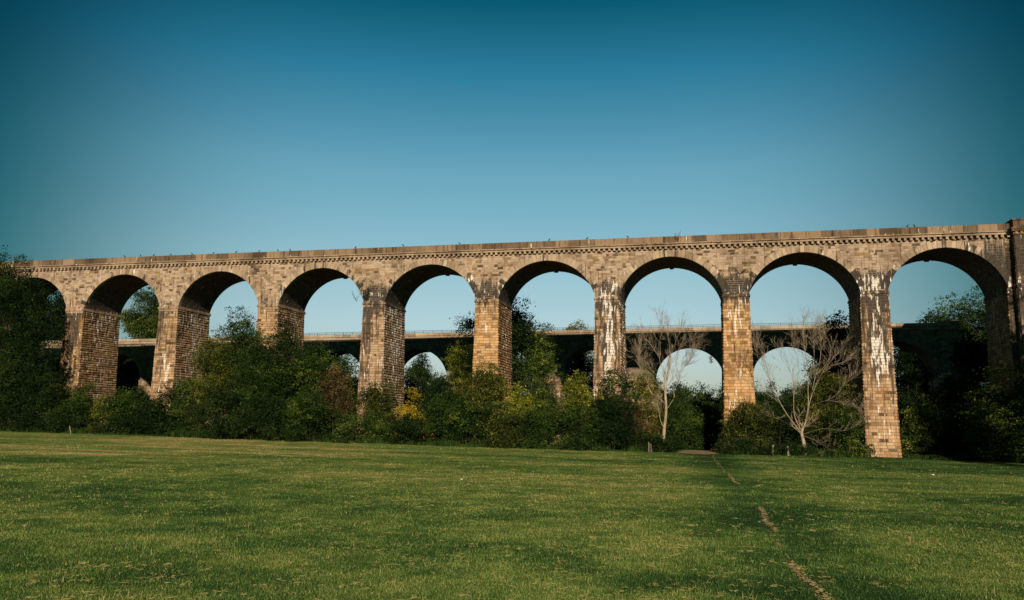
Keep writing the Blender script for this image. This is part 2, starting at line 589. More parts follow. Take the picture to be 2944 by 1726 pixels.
def make_arch(i):
    c = arch_c(i)
    rng = np.random.default_rng(500 + i)
    th0 = math.asin(min(1, HALF / RAD))
    # barrel: blocks on the intrados
    bar = Acc()
    nc = 52
    ths = np.linspace(-th0, th0, nc + 1)
    rects = []
    for a0, a1 in zip(ths[:-1], ths[1:]):
        y = .5
        while y < VD - 1e-6:
            e = min(VD, y + rng.uniform(.5, 1.2))
            if VD - e < .4:
                e = VD
            rects.append((y, e, a0 * RAD, a1 * RAD))
            y = e
    r = np.array(rects).T
    P = lambda U, V, H: np.stack([c + (RAD - H) * np.sin(V / RAD), U, ZC + (RAD - H) * np.cos(V / RAD)], 1)

    def ex(x, y, z):
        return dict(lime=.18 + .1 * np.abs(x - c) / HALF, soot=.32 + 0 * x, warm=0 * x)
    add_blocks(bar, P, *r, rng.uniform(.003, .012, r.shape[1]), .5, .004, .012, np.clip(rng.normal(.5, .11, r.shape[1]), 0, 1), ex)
    # backing sheet
    th = np.linspace(-th0, th0, 41)
    v = np.concatenate([np.stack([c + (RAD + .02) * np.sin(th), np.full_like(th, .3), ZC + (RAD + .02) * np.cos(th)], 1),
                        np.stack([c + (RAD + .02) * np.sin(th), np.full_like(th, VD), ZC + (RAD + .02) * np.cos(th)], 1)])
    k = np.arange(40)
    bar.add(v, np.stack([k, k + 41, k + 42, k + 1], 1), tint=.15, soot=.3)
    # keystone of the far face hangs a little below the crown
    bar.box(c - .28, c + .28, VD - .35, VD + .1, ZC + RAD - .17, ZC + RAD + .6, tint=.3, soot=.3)
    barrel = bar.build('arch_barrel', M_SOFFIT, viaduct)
    # voussoir ring on the front
    ring = Acc()
    nv = 35
    e = np.linspace(-th0, th0, nv + 1)
    dep = RINGT + rng.uniform(-.10, .14, nv)
    pr = rng.uniform(.035, .07, nv)
    dep[nv // 2] = 1.08
    pr[nv // 2] = .10
    tn = np.clip(rng.normal(.58, .17, nv), .12, 1)
    dark = rng.random(nv) < .24
    for k in range(nv):
        a0, a1 = e[k] + .0012, e[k + 1] - .0012
        aa = np.array([a0, .5 * (a0 + a1), a1])
        ro, ri, h = RAD + dep[k], RAD - .005, pr[k]
        vs = []
        for yy, rr, hh in ((.5, 0, 0), (-h + .02, 0, 0), (-h, .02, 1)):
            for a in aa:
                a_ = a + (0 if not hh else np.sign(.5 * (a0 + a1) - a) * .002)
                vs.append((c + (ri + rr) * math.sin(a_), yy, ZC + (ri + rr) * math.cos(a_)))
            for a in aa:
                a_ = a + (0 if not hh else np.sign(.5 * (a0 + a1) - a) * .002)
                vs.append((c + (ro - rr) * math.sin(a_), yy, ZC + (ro - rr) * math.cos(a_)))
        q = []
        for L in (0, 6):
            o = L
            q += [(o, o + 1, o + 7, o + 6)[::-1], (o + 1, o + 2, o + 8, o + 7)[::-1],
                  (o + 3, o + 4, o + 10, o + 9), (o + 4, o + 5, o + 11, o + 10),
                  (o, o + 3, o + 9, o + 6), (o + 2, o + 5, o + 11, o + 8)[::-1]]
        q += [(12, 13, 16, 15)[::-1], (13, 14, 17, 16)[::-1]]
        vs = np.array(vs)
        low = 1 - sstep(ZI + .5, ZI + 3.6, vs[:, 2])
        side = i if k < nv / 2 else i + 1
        s1 = PIER_LOOK[max(-1, min(9, side))][2]
        ring.add(vs, q, tint=tn[k], soot=np.clip(s1 * low * .8 + (.42 if dark[k] else .05) + (.35 if i == 8 and k > nv * .6 else 0), 0, 1),  # right haunch of the last arch set darker
                 lime=.16 + .25 * low * s1 + (.28 if rng.random() < .10 else 0))
    ring.build('arch_ring', M_RING, barrel)


for i in ARCHES:
    make_arch(i)


def extrude_profile(acc, prof, edges, gap, rng, tlo, thi, **kw):
    """prof = closed (y, z) loop, extruded in pieces along x"""
    prof = np.asarray(prof, float)
    n = len(prof)
    for a, b in zip(edges[:-1], edges[1:]):
        v = np.concatenate([np.column_stack([np.full(n, a + gap), prof]), np.column_stack([np.full(n, b - gap), prof])])
        k = np.arange(n)
        q = np.stack([k, (k + 1) % n, (k + 1) % n + n, k + n], 1)
        t = [(0, j, j + 1) for j in range(1, n - 1)] + [(n, n + j + 1, n + j) for j in range(1, n - 1)]
        acc.add(v, q, t, tint=rng.uniform(tlo, thi), **kw)


def piece_edges(x0, x1, l, rng, jit=.2):
    e = [x0]
    while e[-1] < x1 - l * 1.3:
        e.append(e[-1] + l * rng.uniform(1 - jit, 1 + jit))
    e.append(x1)
    return np.array(e)


rng = np.random.default_rng(11)
cor = Acc()
XA = 38.35
# cornice: fillet, ovolo, flat corona
extrude_profile(cor, [(.3, 27.38), (-.46, 27.38), (-.46, 27.50), (-.40, 27.53), (-.40, 27.60), (-.62, 27.68), (-.62, 27.80), (-.10, 27.93), (.3, 27.93)][::-1],
                piece_edges(XL, XA, 1.55, rng), .003, rng, .25, .75, soot=.22, lime=.12)
# dentils under it
xd = XL + .3
while xd < XA - .3:
    w = .32 * rng.uniform(.9, 1.08)
    cor.box(xd, xd + w, -.40, .09, ZCOR + .03, 27.377, tint=rng.uniform(.2, .8), soot=.25 if rng.random() < .4 else .05, lime=.1)
    xd += .70
extrude_profile(cor, [(.4, ZCOR - .03), (.08, ZCOR - .03), (.08, 27.377), (.4, 27.377)][::-1], piece_edges(XL, XA, 1.2, rng), .003, rng, .1, .5, soot=.35)  # dirty recess, toned down further to paint the shade between the dentils
cor.build('cornice', M_RING, viaduct)
for yy, front in ((0, True), (VD, False)):
    pa = Acc()
    s = 1 if front else -1
    prof = [(yy + s * .45, 27.933 if front else 27.4), (yy - s * .07, 27.933 if front else 27.4), (yy - s * .07, 28.72), (yy - s * .04, 28.80), (yy + s * .08, ZD), (yy + s * .40, ZD), (yy + s * .45, 28.78)]
    extrude_profile(pa, prof[::-1] if front else prof, piece_edges(XL, XA, 1.9, rng), .004, rng, .1, .95, soot=.22, lime=.14)
    pa.build('parapet', M_PARA, viaduct)
dk = Acc()
dk.box(XL, XA + 20, .32, VD - .5, 27.2, 27.75, tint=.3)
dk.build('trackbed', M_MORTAR, viaduct)


def make_abutment():
    rng = np.random.default_rng(77)
    acc = Acc()
    xa, xb, yf, yr = 38.45, 49.0, -1.0, VD + 1.0
    zt = 27.2
    hx = lambda z: (zt - z) * .010

    def ex(x, y, z):
        return dict(lime=.30 + .25 * sstep(14, 22, z) * (z < 22), soot=.55 + .3 * sstep(20.8, 23, z), warm=.25 + 0 * z)  # part soot, part tree shade put into the abutment colour
    zs = courses(-1, 20.5, .47, rng)
    zs2 = courses(21.05, zt, .47, rng)
    for zz in (zs, zs2):
        r = course_rects(zz, lambda z: [(xa, xb)], .6, 1.2, rng)
        P = lambda U, V, H: np.stack([U - hx(V) * (U < xa + .3), yf - hx(V) - H, V], 1)
        add_blocks(acc, P, *r, rng.uniform(.01, .06, r.shape[1]), .5, .012, .03, stone_tint(r.shape[1], rng), ex)
        r = course_rects(zz, lambda z: [(yf, yr)], .5, 1.0, rng)
        P = lambda U, V, H: np.stack([xa - hx(V) - H, U, V], 1)
        add_blocks(acc, P, *r, rng.uniform(.03, .10, r.shape[1]), .5, .016, .05, stone_tint(r.shape[1], rng), ex, flip=True)
    o = acc.build('abutment', M_STONE, viaduct)
    core = Acc()
    core.add([(xa - .26, yf - .24, -1), (xb, yf - .24, -1), (xb, yr, -1), (xa - .26, yr, -1), (xa + .02, yf + .02, zt), (xb, yf + .02, zt), (xb, yr, zt), (xa + .02, yr, zt)],
             [(0, 1, 5, 4), (1, 2, 6, 5), (2, 3, 7, 6), (3, 0, 4, 7), (4, 5, 6, 7)], tint=.4)
    core.build('wall_core', M_MORTAR, o)
    b = Acc()
    for e, z0, z1 in ((.08, 20.503, 20.78), (.16, 20.783, 21.04)):
        b.box(xa - e - .06, xb, yf - e - .06, yr, z0, z1, tint=.4, soot=.5, lime=.3)
    b.build('impost', M_RING, o)
    pd = Acc()
    # dentils, cornice, low pediment and the blocking course over it
    x = xa + .1
    while x < xb:
        pd.box(x, x + .27, yf - .24, yf + .1, 27.23, 27.55, tint=rng.uniform(.5, .9), warm=.6)
        x += .56
    pd.box(xa - .10, xb, yf - .08, yr, 27.2, 27.553, tint=.4, soot=.3, warm=.5)
    pd.box(xa - .34, xb, yf - .36, yr + .2, 27.556, 27.78, tint=.35, soot=.45)
    pd.box(xa - .44, xb, yf - .46, yr + .2, 27.783, 28.03, tint=.35, soot=.5)
    xm, zm = xa + 4.0, 29.25
    v, q = [], []
    for yy in (yf - .40, yf + .4):
        v += [(xa - .30, yy, 28.033), (xa + .65, yy, 28.033), (xm, yy, zm - .38), (xm, yy, zm), (2 * xm - xa - .65, yy, 28.033), (2 * xm - xa + .30, yy, 28.033)]
    q = [(0, 1, 2, 3)[::-1], (3, 2, 4, 5)[::-1], (0, 3, 9, 6)[::-1], (3, 5, 11, 9)[::-1], (1, 7, 8, 2)[::-1], (2, 8, 10, 4)[::-1]]
    q = [tuple(reversed(f)) for f in q]
    pd.add(v, q, tint=.45, soot=.4, warm=.3)
    pd.add([(xa + .6, yf - .18, 28.033), (2 * xm - xa - .6, yf - .18, 28.033), (xm, yf - .18, zm - .3)], t=[(0, 1, 2)], tint=.6, soot=.2, warm=.5)
    pd.box(xa + .15, xb, yf + .42, yr - .4, 28.033, 29.08, tint=.35, soot=.4)
    pd.box(xa + .02, xb, yf + .30, yr - .3, 29.083, 29.28, tint=.35, soot=.45)
    pd.build('pediment', M_PARA, o)


make_abutment()

# ================================================================== AQUEDUCT (behind, parallel, lower)
AY, AROT = 143.5, math.atan(-.025)
aq = tag(empty('canal_aqueduct', (0, AY, -.05), AROT), 'lower grey stone canal aqueduct in shade behind the railway viaduct', 'aqueduct')
aq.rotation_euler = (0, -.004, AROT)
AS, AH, AZ0, ACR, ATOP, AD = 16.6, 6.0, 11.7, 17.15, 20.25, 6.2
ARISE = ACR - AZ0
ARAD = (AH ** 2 + ARISE ** 2) / (2 * ARISE)
AZC = ACR - ARAD
AXL, AXR = -168.0, 40.2
AC = [-1.6 + AS * k for k in range(-10, 3)]


def make_aqueduct():
    rng = np.random.default_rng(21)
    # piers
    pc = [AC[0] - AS / 2] + [.5 * (a + b) for a, b in zip(AC[:-1], AC[1:])] + [AC[-1] + AS / 2]
    for c in pc:
        acc, core = Acc(), Acc()
        hw = lambda z: (AS - 2 * AH) / 2 + .10 + (AZ0 - z) * .03
        zs = courses(-3, AZ0 - .25, .5, rng)
        hm = hw(6)
        r = course_rects(zs, lambda z: [(-hm, hm)], .6, 1.2, rng)
        ex = lambda x, y, z: dict(lime=.25 + 0 * x, soot=.2 + 0 * x, warm=.2 + 0 * x)
        P = lambda U, V, H: np.stack([c + U * hw(V) / hm, -.25 - (AZ0 - V) * .03 - H, V], 1)
        add_blocks(acc, P, *r, rng.uniform(.01, .05, r.shape[1]), .5, .012, .03, stone_tint(r.shape[1], rng), ex)
        for sg in (1, -1):
            r = course_rects(zs, lambda z: [(0, AD + .4)], .5, 1.0, rng)
            P = lambda U, V, H, s=sg: np.stack([c + s * (hw(V) + H), U - .25 - (AZ0 - V) * .03 * (U < .1), V], 1)
            add_blocks(acc, P, *r, rng.uniform(.02, .08, r.shape[1]), .5, .012, .04, stone_tint(r.shape[1], rng), ex, flip=(sg < 0))
        v = []
        for z in (-3, AZ0 - .25):
            d = (AZ0 - z) * .03
            v += [(c - hw(z) + .02, -.23 - d, z), (c + hw(z) - .02, -.23 - d, z), (c + hw(z) - .02, AD + .2, z), (c - hw(z) + .02, AD + .2, z)]
        core.add(v, [(0, 1, 5, 4), (1, 2, 6, 5), (2, 3, 7, 6), (3, 0, 4, 7), (4, 5, 6, 7)], tint=.5)
        core.box(c - hw(AZ0) - .08, c + hw(AZ0) + .08, -.36, AD + .25, AZ0 - .247, AZ0 - .003, tint=.6, soot=.2)
        p = acc.build('pier', M_STONE, aq)
        core.build('pier_core', M_GREY, p)
        # flat pilaster above
        pl = Acc()
        zs = courses(AZ0, 19.0, .42, rng)
        w = (AS - 2 * AH) / 2 - .35
        r = course_rects(zs, lambda z: [(c - w, c + w)], .6, 1.1, rng)
        P = lambda U, V, H: np.stack([U, -.16 - H, V], 1)
        add_blocks(pl, P, *r, rng.uniform(.005, .03, r.shape[1]), .5, .01, .02, np.clip(rng.normal(.5, .16, r.shape[1]), 0, 1),
                   lambda x, y, z: dict(lime=.12 + 0 * x, soot=.2 + 0 * x))
        pl.box(c - w + .01, c + w - .01, -.155, .2, AZ0 + .001, 18.99, tint=.35)
        pl.build('pilaster', M_GREY, aq)
    # spandrel wall
    acc = Acc()
    zs = courses(AZ0 + .003, 19.0, .40, rng, .15)

    def spans(z):
        out, s = [], AXL
        for c in AC:
            ro = ARAD + .62
            if abs(z - AZC) < ro:
                h = math.sqrt(ro ** 2 - (z - AZC) ** 2)
                out.append((s, c - h))
                s = c + h
        out.append((s, AXR))
        return [o for o in out if o[1] - o[0] > .1]
    r = course_rects(zs, spans, .5, 1.1, rng)
    P = lambda U, V, H: np.stack([U, -H, V], 1)
    add_blocks(acc, P, *r, rng.uniform(.005, .035, r.shape[1]), .5, .01, .025, np.clip(rng.normal(.5, .18, r.shape[1]), 0, 1),
               lambda x, y, z: dict(lime=.14 + .2 * sstep(17.5, 19, z), soot=.15 + .2 * (1 - sstep(12, 15, z))))
    a = np.linspace(0, 1, 33)
    th0 = math.asin(min(1, AH / ARAD))
    for yy, fl in ((.01, False), (AD, True)):
        for c in AC:
            th = -th0 + 2 * th0 * a
            xs, zz = c + ARAD * np.sin(th), AZC + ARAD * np.cos(th)
            n = len(a)
            v = np.concatenate([np.stack([xs, np.full_like(xs, yy), zz], 1), np.stack([xs, np.full_like(xs, yy), np.full_like(xs, 19.1)], 1)])
            k = np.arange(n - 1)
            q = np.stack([k, k + 1, k + 1 + n, k + n], 1)
            acc.add(v, q[:, ::-1] if fl else q, tint=.25, soot=.2)
            x1 = c - AH
            x0 = x1 - (AS - 2 * AH)
            acc.add([(x0, yy, AZ0), (x1, yy, AZ0), (x1, yy, 19.1), (x0, yy, 19.1)], [(3, 2, 1, 0)] if fl else [(0, 1, 2, 3)], tint=.25, soot=.2)
    acc.box(AC[-1] + AH, AXR, .013, AD, AZ0, 19.1, tint=.3)
    acc.build('spandrel_wall', M_GREY, aq)
    for c in AC:
        bar = Acc()
        th = np.linspace(-th0, th0, 37)
        ys = np.linspace(.3, AD, 8)
        T, Y = np.meshgrid(th, ys, indexing='ij')
        v = np.stack([c + ARAD * np.sin(T), Y, AZC + ARAD * np.cos(T)], -1).reshape(-1, 3)
        i, j = np.meshgrid(np.arange(36), np.arange(7), indexing='ij')
        b0 = (i * 8 + j).ravel()
        bar.add(v, np.stack([b0, b0 + 1, b0 + 9, b0 + 8], 1), tint=.4, soot=.3, lime=.1)
        barrel = bar.build('arch_barrel', M_GREY, aq)
        ring = Acc()
        nv = 33
        e = np.linspace(-th0, th0, nv + 1)
        u0, u1 = e[:-1] * ARAD, e[1:] * ARAD
        P = lambda U, V, H: np.stack([c + (ARAD + V) * np.sin(U / ARAD), -H, AZC + (ARAD + V) * np.cos(U / ARAD)], 1)
        add_blocks(ring, P, u0, u1, np.zeros(nv), np.full(nv, .75), np.full(nv, .05), .2, .008, .015, np.clip(rng.normal(.55, .15, nv), 0, 1),
                   lambda x, y, z: dict(lime=.12 + 0 * x, soot=.15 + 0 * x))
        v = np.concatenate([np.stack([c + ARAD * np.sin(th), np.full_like(th, y_), AZC + ARAD * np.cos(th)], 1) for y_ in (-.05, .302)])
        k = np.arange(36)
        ring.add(v, np.stack([k, k + 37, k + 38, k + 1], 1), tint=.5, soot=.2)
        ring.build('arch_ring', M_GREY, barrel)
    st = Acc()
    extrude_profile(st, [(.4, 19.0), (-.16, 19.0), (-.26, 19.10), (-.42, 19.16), (-.42, 19.42), (-.1, 19.52), (.4, 19.52)][::-1], piece_edges(AXL, AXR, 1.6, rng), .003, rng, .3, .9, lime=.15)
    st.build('string_course', M_COPING, aq)
    for front in (True, False):
        cp = Acc()
        if front:
            pr = [(.40, 19.523), (-.14, 19.523), (-.14, 19.62), (-.30, 19.68), (-.30, 20.05), (-.2, 20.17), (.4, ATOP)]
        else:
            pr = [(AD + .15, 19.0), (AD - .5, 19.0), (AD - .5, ATOP - .1), (AD + .15, ATOP - .1)]
        extrude_profile(cp, pr[::-1], piece_edges(AXL, AXR, 1.8, rng), .003, rng, .2, 1, lime=.18, soot=.12)
        if front:
            cp.box(AXR - .2, AXR + .9, -.4, AD, 19.0, ATOP + .28, tint=.3, soot=.4)
        cp.build('coping', M_COPING, aq)
    ch = Acc()
    ch.box(AXL, AXR, .42, AD - .52, 18.9, 19.6, tint=.3)
    ch.build('channel_bed', M_MORTAR, aq)
    # towpath railing on the far side
    rl = Acc()
    yy = AD - .7
    xr = 31.0
    for z in (ATOP + 1.06, ATOP + .76):
        rl.box(-96, xr, yy - .03, yy + .03, z - .03, z + .03)
    x = -96
    while x < xr:
        rl.box(x - .035, x + .035, yy - .035, yy + .035, 19.6, ATOP + 1.08)
        x += 1.9
    x = -96
    while x < xr:
        rl.box(x - .012, x + .012, yy - .012, yy + .012, ATOP - .1, ATOP + 1.05)
        x += .38
    rl.build('railing', M_IRON, aq)


make_aqueduct()


# ================================================================== GROUND
def gz(x, y):
    x, y = np.asarray(x, float), np.asarray(y, float)
    h = (.16 * (fbm(x / 9, y / 9, 4, 3) - .5) + .085 * (fbm(x / 1.5, y / 1.5, 14, 3) - .5)) * sstep(4, 12, y) * sstep(125, 90, y)
    h = h - .0125 * np.clip(x, -150, 120)          # the meadow rises gently to the left
    h = h + 15 * sstep(-92, -150, x) * sstep(122, 170, y)
    h = h + 9 * sstep(55, 130, x) * sstep(95, 150, y)
    h = h - 3.5 * sstep(118, 132, y) * (1 - sstep(165, 190, y)) * sstep(-92, -75, x) * (1 - sstep(38, 55, x))
    h = h + 26 * sstep(420, 1400, np.hypot(x, y))
    return h


gx = np.unique(np.concatenate([-np.geomspace(160, 4200, 26)[::-1], np.linspace(-150, 110, 131), np.arange(-46, 26, .45), np.geomspace(120, 4200, 26)]))
gy = np.unique(np.concatenate([-np.geomspace(12, 2500, 16)[::-1], np.linspace(-8, 220, 150), np.arange(9, 62, .4), np.geomspace(228, 4600, 30)]))
X, Y = np.meshgrid(gx, gy, indexing='ij')
V = np.stack([X, Y, gz(X, Y)], -1).reshape(-1, 3)
ny = len(gy)
i, j = np.meshgrid(np.arange(len(gx) - 1), np.arange(ny - 1), indexing='ij')
b0 = (i * ny + j).ravel()


def field_tint(x, y):
    """0 lush dark .. 1 straw: patches of the pasture"""
    a = fbm(x / 11.0, y / 5.0, 31, 4)
    b = fbm(x / 1.6, y / 1.6, 57, 3)
    c = fbm(x / 28.0, y / 28.0, 71, 2)
    e = fbm(x / .6, y / .6, 83, 2)
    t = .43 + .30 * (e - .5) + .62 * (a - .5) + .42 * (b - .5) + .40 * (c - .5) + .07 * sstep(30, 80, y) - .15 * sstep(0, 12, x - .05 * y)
    # dry strip by the far hedge on the left
    t = t + (.10 + .9 * np.maximum(0, fbm(x / 16, y / 2.6, 63, 3) - .46)) * sstep(-14, -45, x) * sstep(40, 62, y)
    t = t - .09 * sstep(48, 15, y)  # near turf darker: lusher growth plus foreground dimming put into the tint
    return t


# trodden line across the meadow (photo points on the ground plane)
PATH_PX = [(2050, 1300), (2052, 1318), (2075, 1345), (2112, 1382), (2150, 1420), (2185, 1455), (2213, 1505), (2232, 1545), (2262, 1595), (2296, 1640), (2330, 1680), (2372, 1726), (2440, 1800)]
PATH = np.array([on_ground(*p)[:2] for p in PATH_PX])


def path_wear(y):
    """how bare the trodden line is at a distance y: three worn stretches"""
    py = np.interp(-np.asarray(y, float), -PATH[:, 1], [p[1] for p in PATH_PX])
    return np.maximum.reduce([sstep(1366, 1376, py) * sstep(1396, 1388, py), sstep(1446, 1462, py) * sstep(1540, 1520, py), sstep(1606, 1626, py), np.where(py < 1400, .34, .08) + .26 * vnoise(np.asarray(py, float) / 14.0, np.zeros(np.shape(py)), 5)])


def path_dist(x, y):
    d = np.full(np.shape(x), 1e9)
    for a, b in zip(PATH[:-1], PATH[1:]):
        ab = b - a
        t = np.clip(((x - a[0]) * ab[0] + (y - a[1]) * ab[1]) / (ab @ ab), 0, 1)
        d = np.minimum(d, np.hypot(x - a[0] - t * ab[0], y - a[1] - t * ab[1]))
    return d


GRASS_STOPS = [(0, (.022, .058, .015)), (.22, (.048, .108, .024)), (.42, (.118, .190, .040)), (.64, (.225, .265, .066)), (.84, (.40, .32, .125)), (1, (.50, .39, .18))]


def ground_mat():
    m, nt, b = new_mat('meadow_turf')
    t = attr(nt, 'tint')
    pos = nt.nodes.new('ShaderNodeTexCoord').outputs['Object']
    n = noise(nt, pos, 6.0, 5, .7)
    tt = math_n(nt, 'ADD', t, math_n(nt, 'MULTIPLY', math_n(nt, 'SUBTRACT', n, .5), .7), True)
    col = ramp(nt, [(p, tuple(v * .8 for v in c)) for p, c in GRASS_STOPS], tt)
    nt.links.new(col, b.inputs['Base Color'])
    b.inputs['Roughness'].default_value = 1
    b.inputs['Specular IOR Level'].default_value = .05
    bp = nt.nodes.new('ShaderNodeBump')
    bp.inputs['Strength'].default_value = .8
    bp.inputs['Distance'].default_value = .12
    nt.links.new(noise(nt, pos, 4.0, 5, .7), bp.inputs['Height'])
    nt.links.new(bp.outputs[0], b.inputs['Normal'])
    return m


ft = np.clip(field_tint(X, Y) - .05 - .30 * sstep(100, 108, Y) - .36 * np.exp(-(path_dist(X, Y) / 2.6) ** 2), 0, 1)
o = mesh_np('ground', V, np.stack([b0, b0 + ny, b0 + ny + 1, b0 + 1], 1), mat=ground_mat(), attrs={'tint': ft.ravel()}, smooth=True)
tag(o, 'green pasture ground running from the foreground under the arches', 'ground', kind='structure')


def blade_mat(name, stops, trans):
    m, nt, b = new_mat(name)
    col = ramp(nt, stops, attr(nt, 'tint'))
    nt.links.new(col, b.inputs['Base Color'])
    b.inputs['Roughness'].default_value = .7
    b.inputs['Specular IOR Level'].default_value = .15
    tr = nt.nodes.new('ShaderNodeBsdfTranslucent')
    nt.links.new(col, tr.inputs[0])
    mx = nt.nodes.new('ShaderNodeMixShader')
    mx.inputs[0].default_value = trans
    nt.links.new(b.outputs[0], mx.inputs[1])
    nt.links.new(tr.outputs[0], mx.inputs[2])
    nt.links.new(mx.outputs[0], nt.nodes['Material Output'].inputs[0])
    return m


M_GRASS = blade_mat('grass_blades', GRASS_STOPS, .25)


def blades(x, y, h, w, tint, lean=.5, rng=RNG):
    n = len(x)
    az = rng.uniform(0, 2 * math.pi, n)
    s = np.stack([np.cos(az), np.sin(az), np.zeros(n)], 1) * w[:, None] / 2
    base = np.stack([x, y, gz(x, y) - .01], 1)
    la = rng.uniform(0, 2 * math.pi, n)
    ln = h * lean * rng.random(n)
    tip = base + np.stack([np.cos(la) * ln, np.sin(la) * ln, h], 1)
    v = np.stack([base - s, base + s, tip], 1).reshape(-1, 3)
    return v, np.arange(n * 3).reshape(-1, 3), np.repeat(np.clip(tint, 0, 1), 3)


def make_grass():
    rng = np.random.default_rng(5)
    # clumps spread so that each picture row gets about the same number
    nc = 95000
    u = rng.random(nc)
    a, b = 11.0, 112.0
    t = (a ** -.75 + u * (b ** -.75 - a ** -.75)) ** (-1 / .75)
    lat = rng.uniform(-.70, .70, nc) * t
    f = np.array([math.sin(YAW), math.cos(YAW)])
    r = np.array([math.cos(YAW), -math.sin(YAW)])
    cx, cy = t * f[0] + lat * r[0], t * f[1] + lat * r[1]
    per = 7
    ux = np.repeat(cx, per)
    uy = np.repeat(cy, per)
    d = np.repeat(t, per)
    spread = .05 + .004 * d
    x = ux + rng.normal(0, 1, len(ux)) * spread
    y = uy + rng.normal(0, 1, len(ux)) * spread
    vig = np.repeat(rng.gamma(2.2, .35, nc), per)
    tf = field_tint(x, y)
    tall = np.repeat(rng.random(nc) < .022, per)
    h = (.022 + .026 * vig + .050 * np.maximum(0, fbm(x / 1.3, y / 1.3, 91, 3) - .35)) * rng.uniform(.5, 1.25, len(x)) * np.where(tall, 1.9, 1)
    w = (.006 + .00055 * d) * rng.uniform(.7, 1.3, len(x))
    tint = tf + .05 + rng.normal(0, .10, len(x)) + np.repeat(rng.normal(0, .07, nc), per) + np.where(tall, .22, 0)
    straw = rng.random(len(x)) < .04
    tint = np.where(straw, rng.uniform(.8, 1, len(x)), tint)
    pd = path_dist(x, y)
    lush = np.exp(-(np.maximum(pd - .3, 0) / 2.3) ** 2)
    tint = tint - .36 * lush
    worn = pd < .15 * (1 + y / 140) * path_wear(y) * (.4 + vnoise(x * 3, y * 3, 4))
    tint = np.where(worn, rng.uniform(.78, 1.0, len(x)), tint)
    h = np.where(worn, h * .45, h)
    keep = ((pd > .05) | (rng.random(len(x)) < .75)) & (y < 105)
    v, tr, ti = blades(x[keep], y[keep], h[keep], w[keep], tint[keep], .9, rng)
    o = mesh_np('grass', v, tris=tr, mat=M_GRASS, attrs={'tint': ti})
    tag(o, 'short grazed meadow grass with straw coloured patches', 'grass', kind='stuff')


def make_straw():
    """wisps of fallen straw lying on the turf"""
    rng = np.random.default_rng(6)
    nc = 3000
    u = rng.random(nc)
    t = (11.0 ** -.9 + u * (95.0 ** -.9 - 11.0 ** -.9)) ** (-1 / .9)
    lat = rng.uniform(-.70, .70, nc) * t
    cx = t * math.sin(YAW) + lat * math.cos(YAW)
    cy = t * math.cos(YAW) - lat * math.sin(YAW)
    keep = fbm(cx / 5, cy / 5, 41, 3) > .40
    cx, cy, t = cx[keep], cy[keep], t[keep]
    per = 7
    x = np.repeat(cx, per) + rng.normal(0, .06, len(cx) * per)
    y = np.repeat(cy, per) + rng.normal(0, .05, len(cx) * per)
    d = np.repeat(t, per)
    az = np.repeat(rng.uniform(0, math.pi, len(cx)), per) + rng.normal(0, .5, len(x))
    l = rng.uniform(.015, .06, len(x)) * np.repeat(rng.choice([.7, 1.0, 1.6], len(cx)), per)
    p0 = np.stack([x, y, gz(x, y) + rng.uniform(.02, .06, len(x))], 1)
    dr = np.stack([np.cos(az) * l, np.sin(az) * l, rng.normal(.005, .012, len(x))], 1)
    wd = np.stack([np.zeros(len(x)), np.zeros(len(x)), (.0020 + .00010 * d)], 1)
    v = np.stack([p0 - dr, p0 + wd, p0 + dr, p0 - wd], 1).reshape(-1, 3)
    o = mesh_np('straw', v, np.arange(len(x) * 4).reshape(-1, 4), mat=M_GRASS, attrs={'tint': np.repeat(rng.uniform(.66, .96, len(x)), 4)})
    tag(o, 'wisps of dry straw lying scattered over the meadow turf', 'straw', kind='stuff')


make_grass()
make_straw()


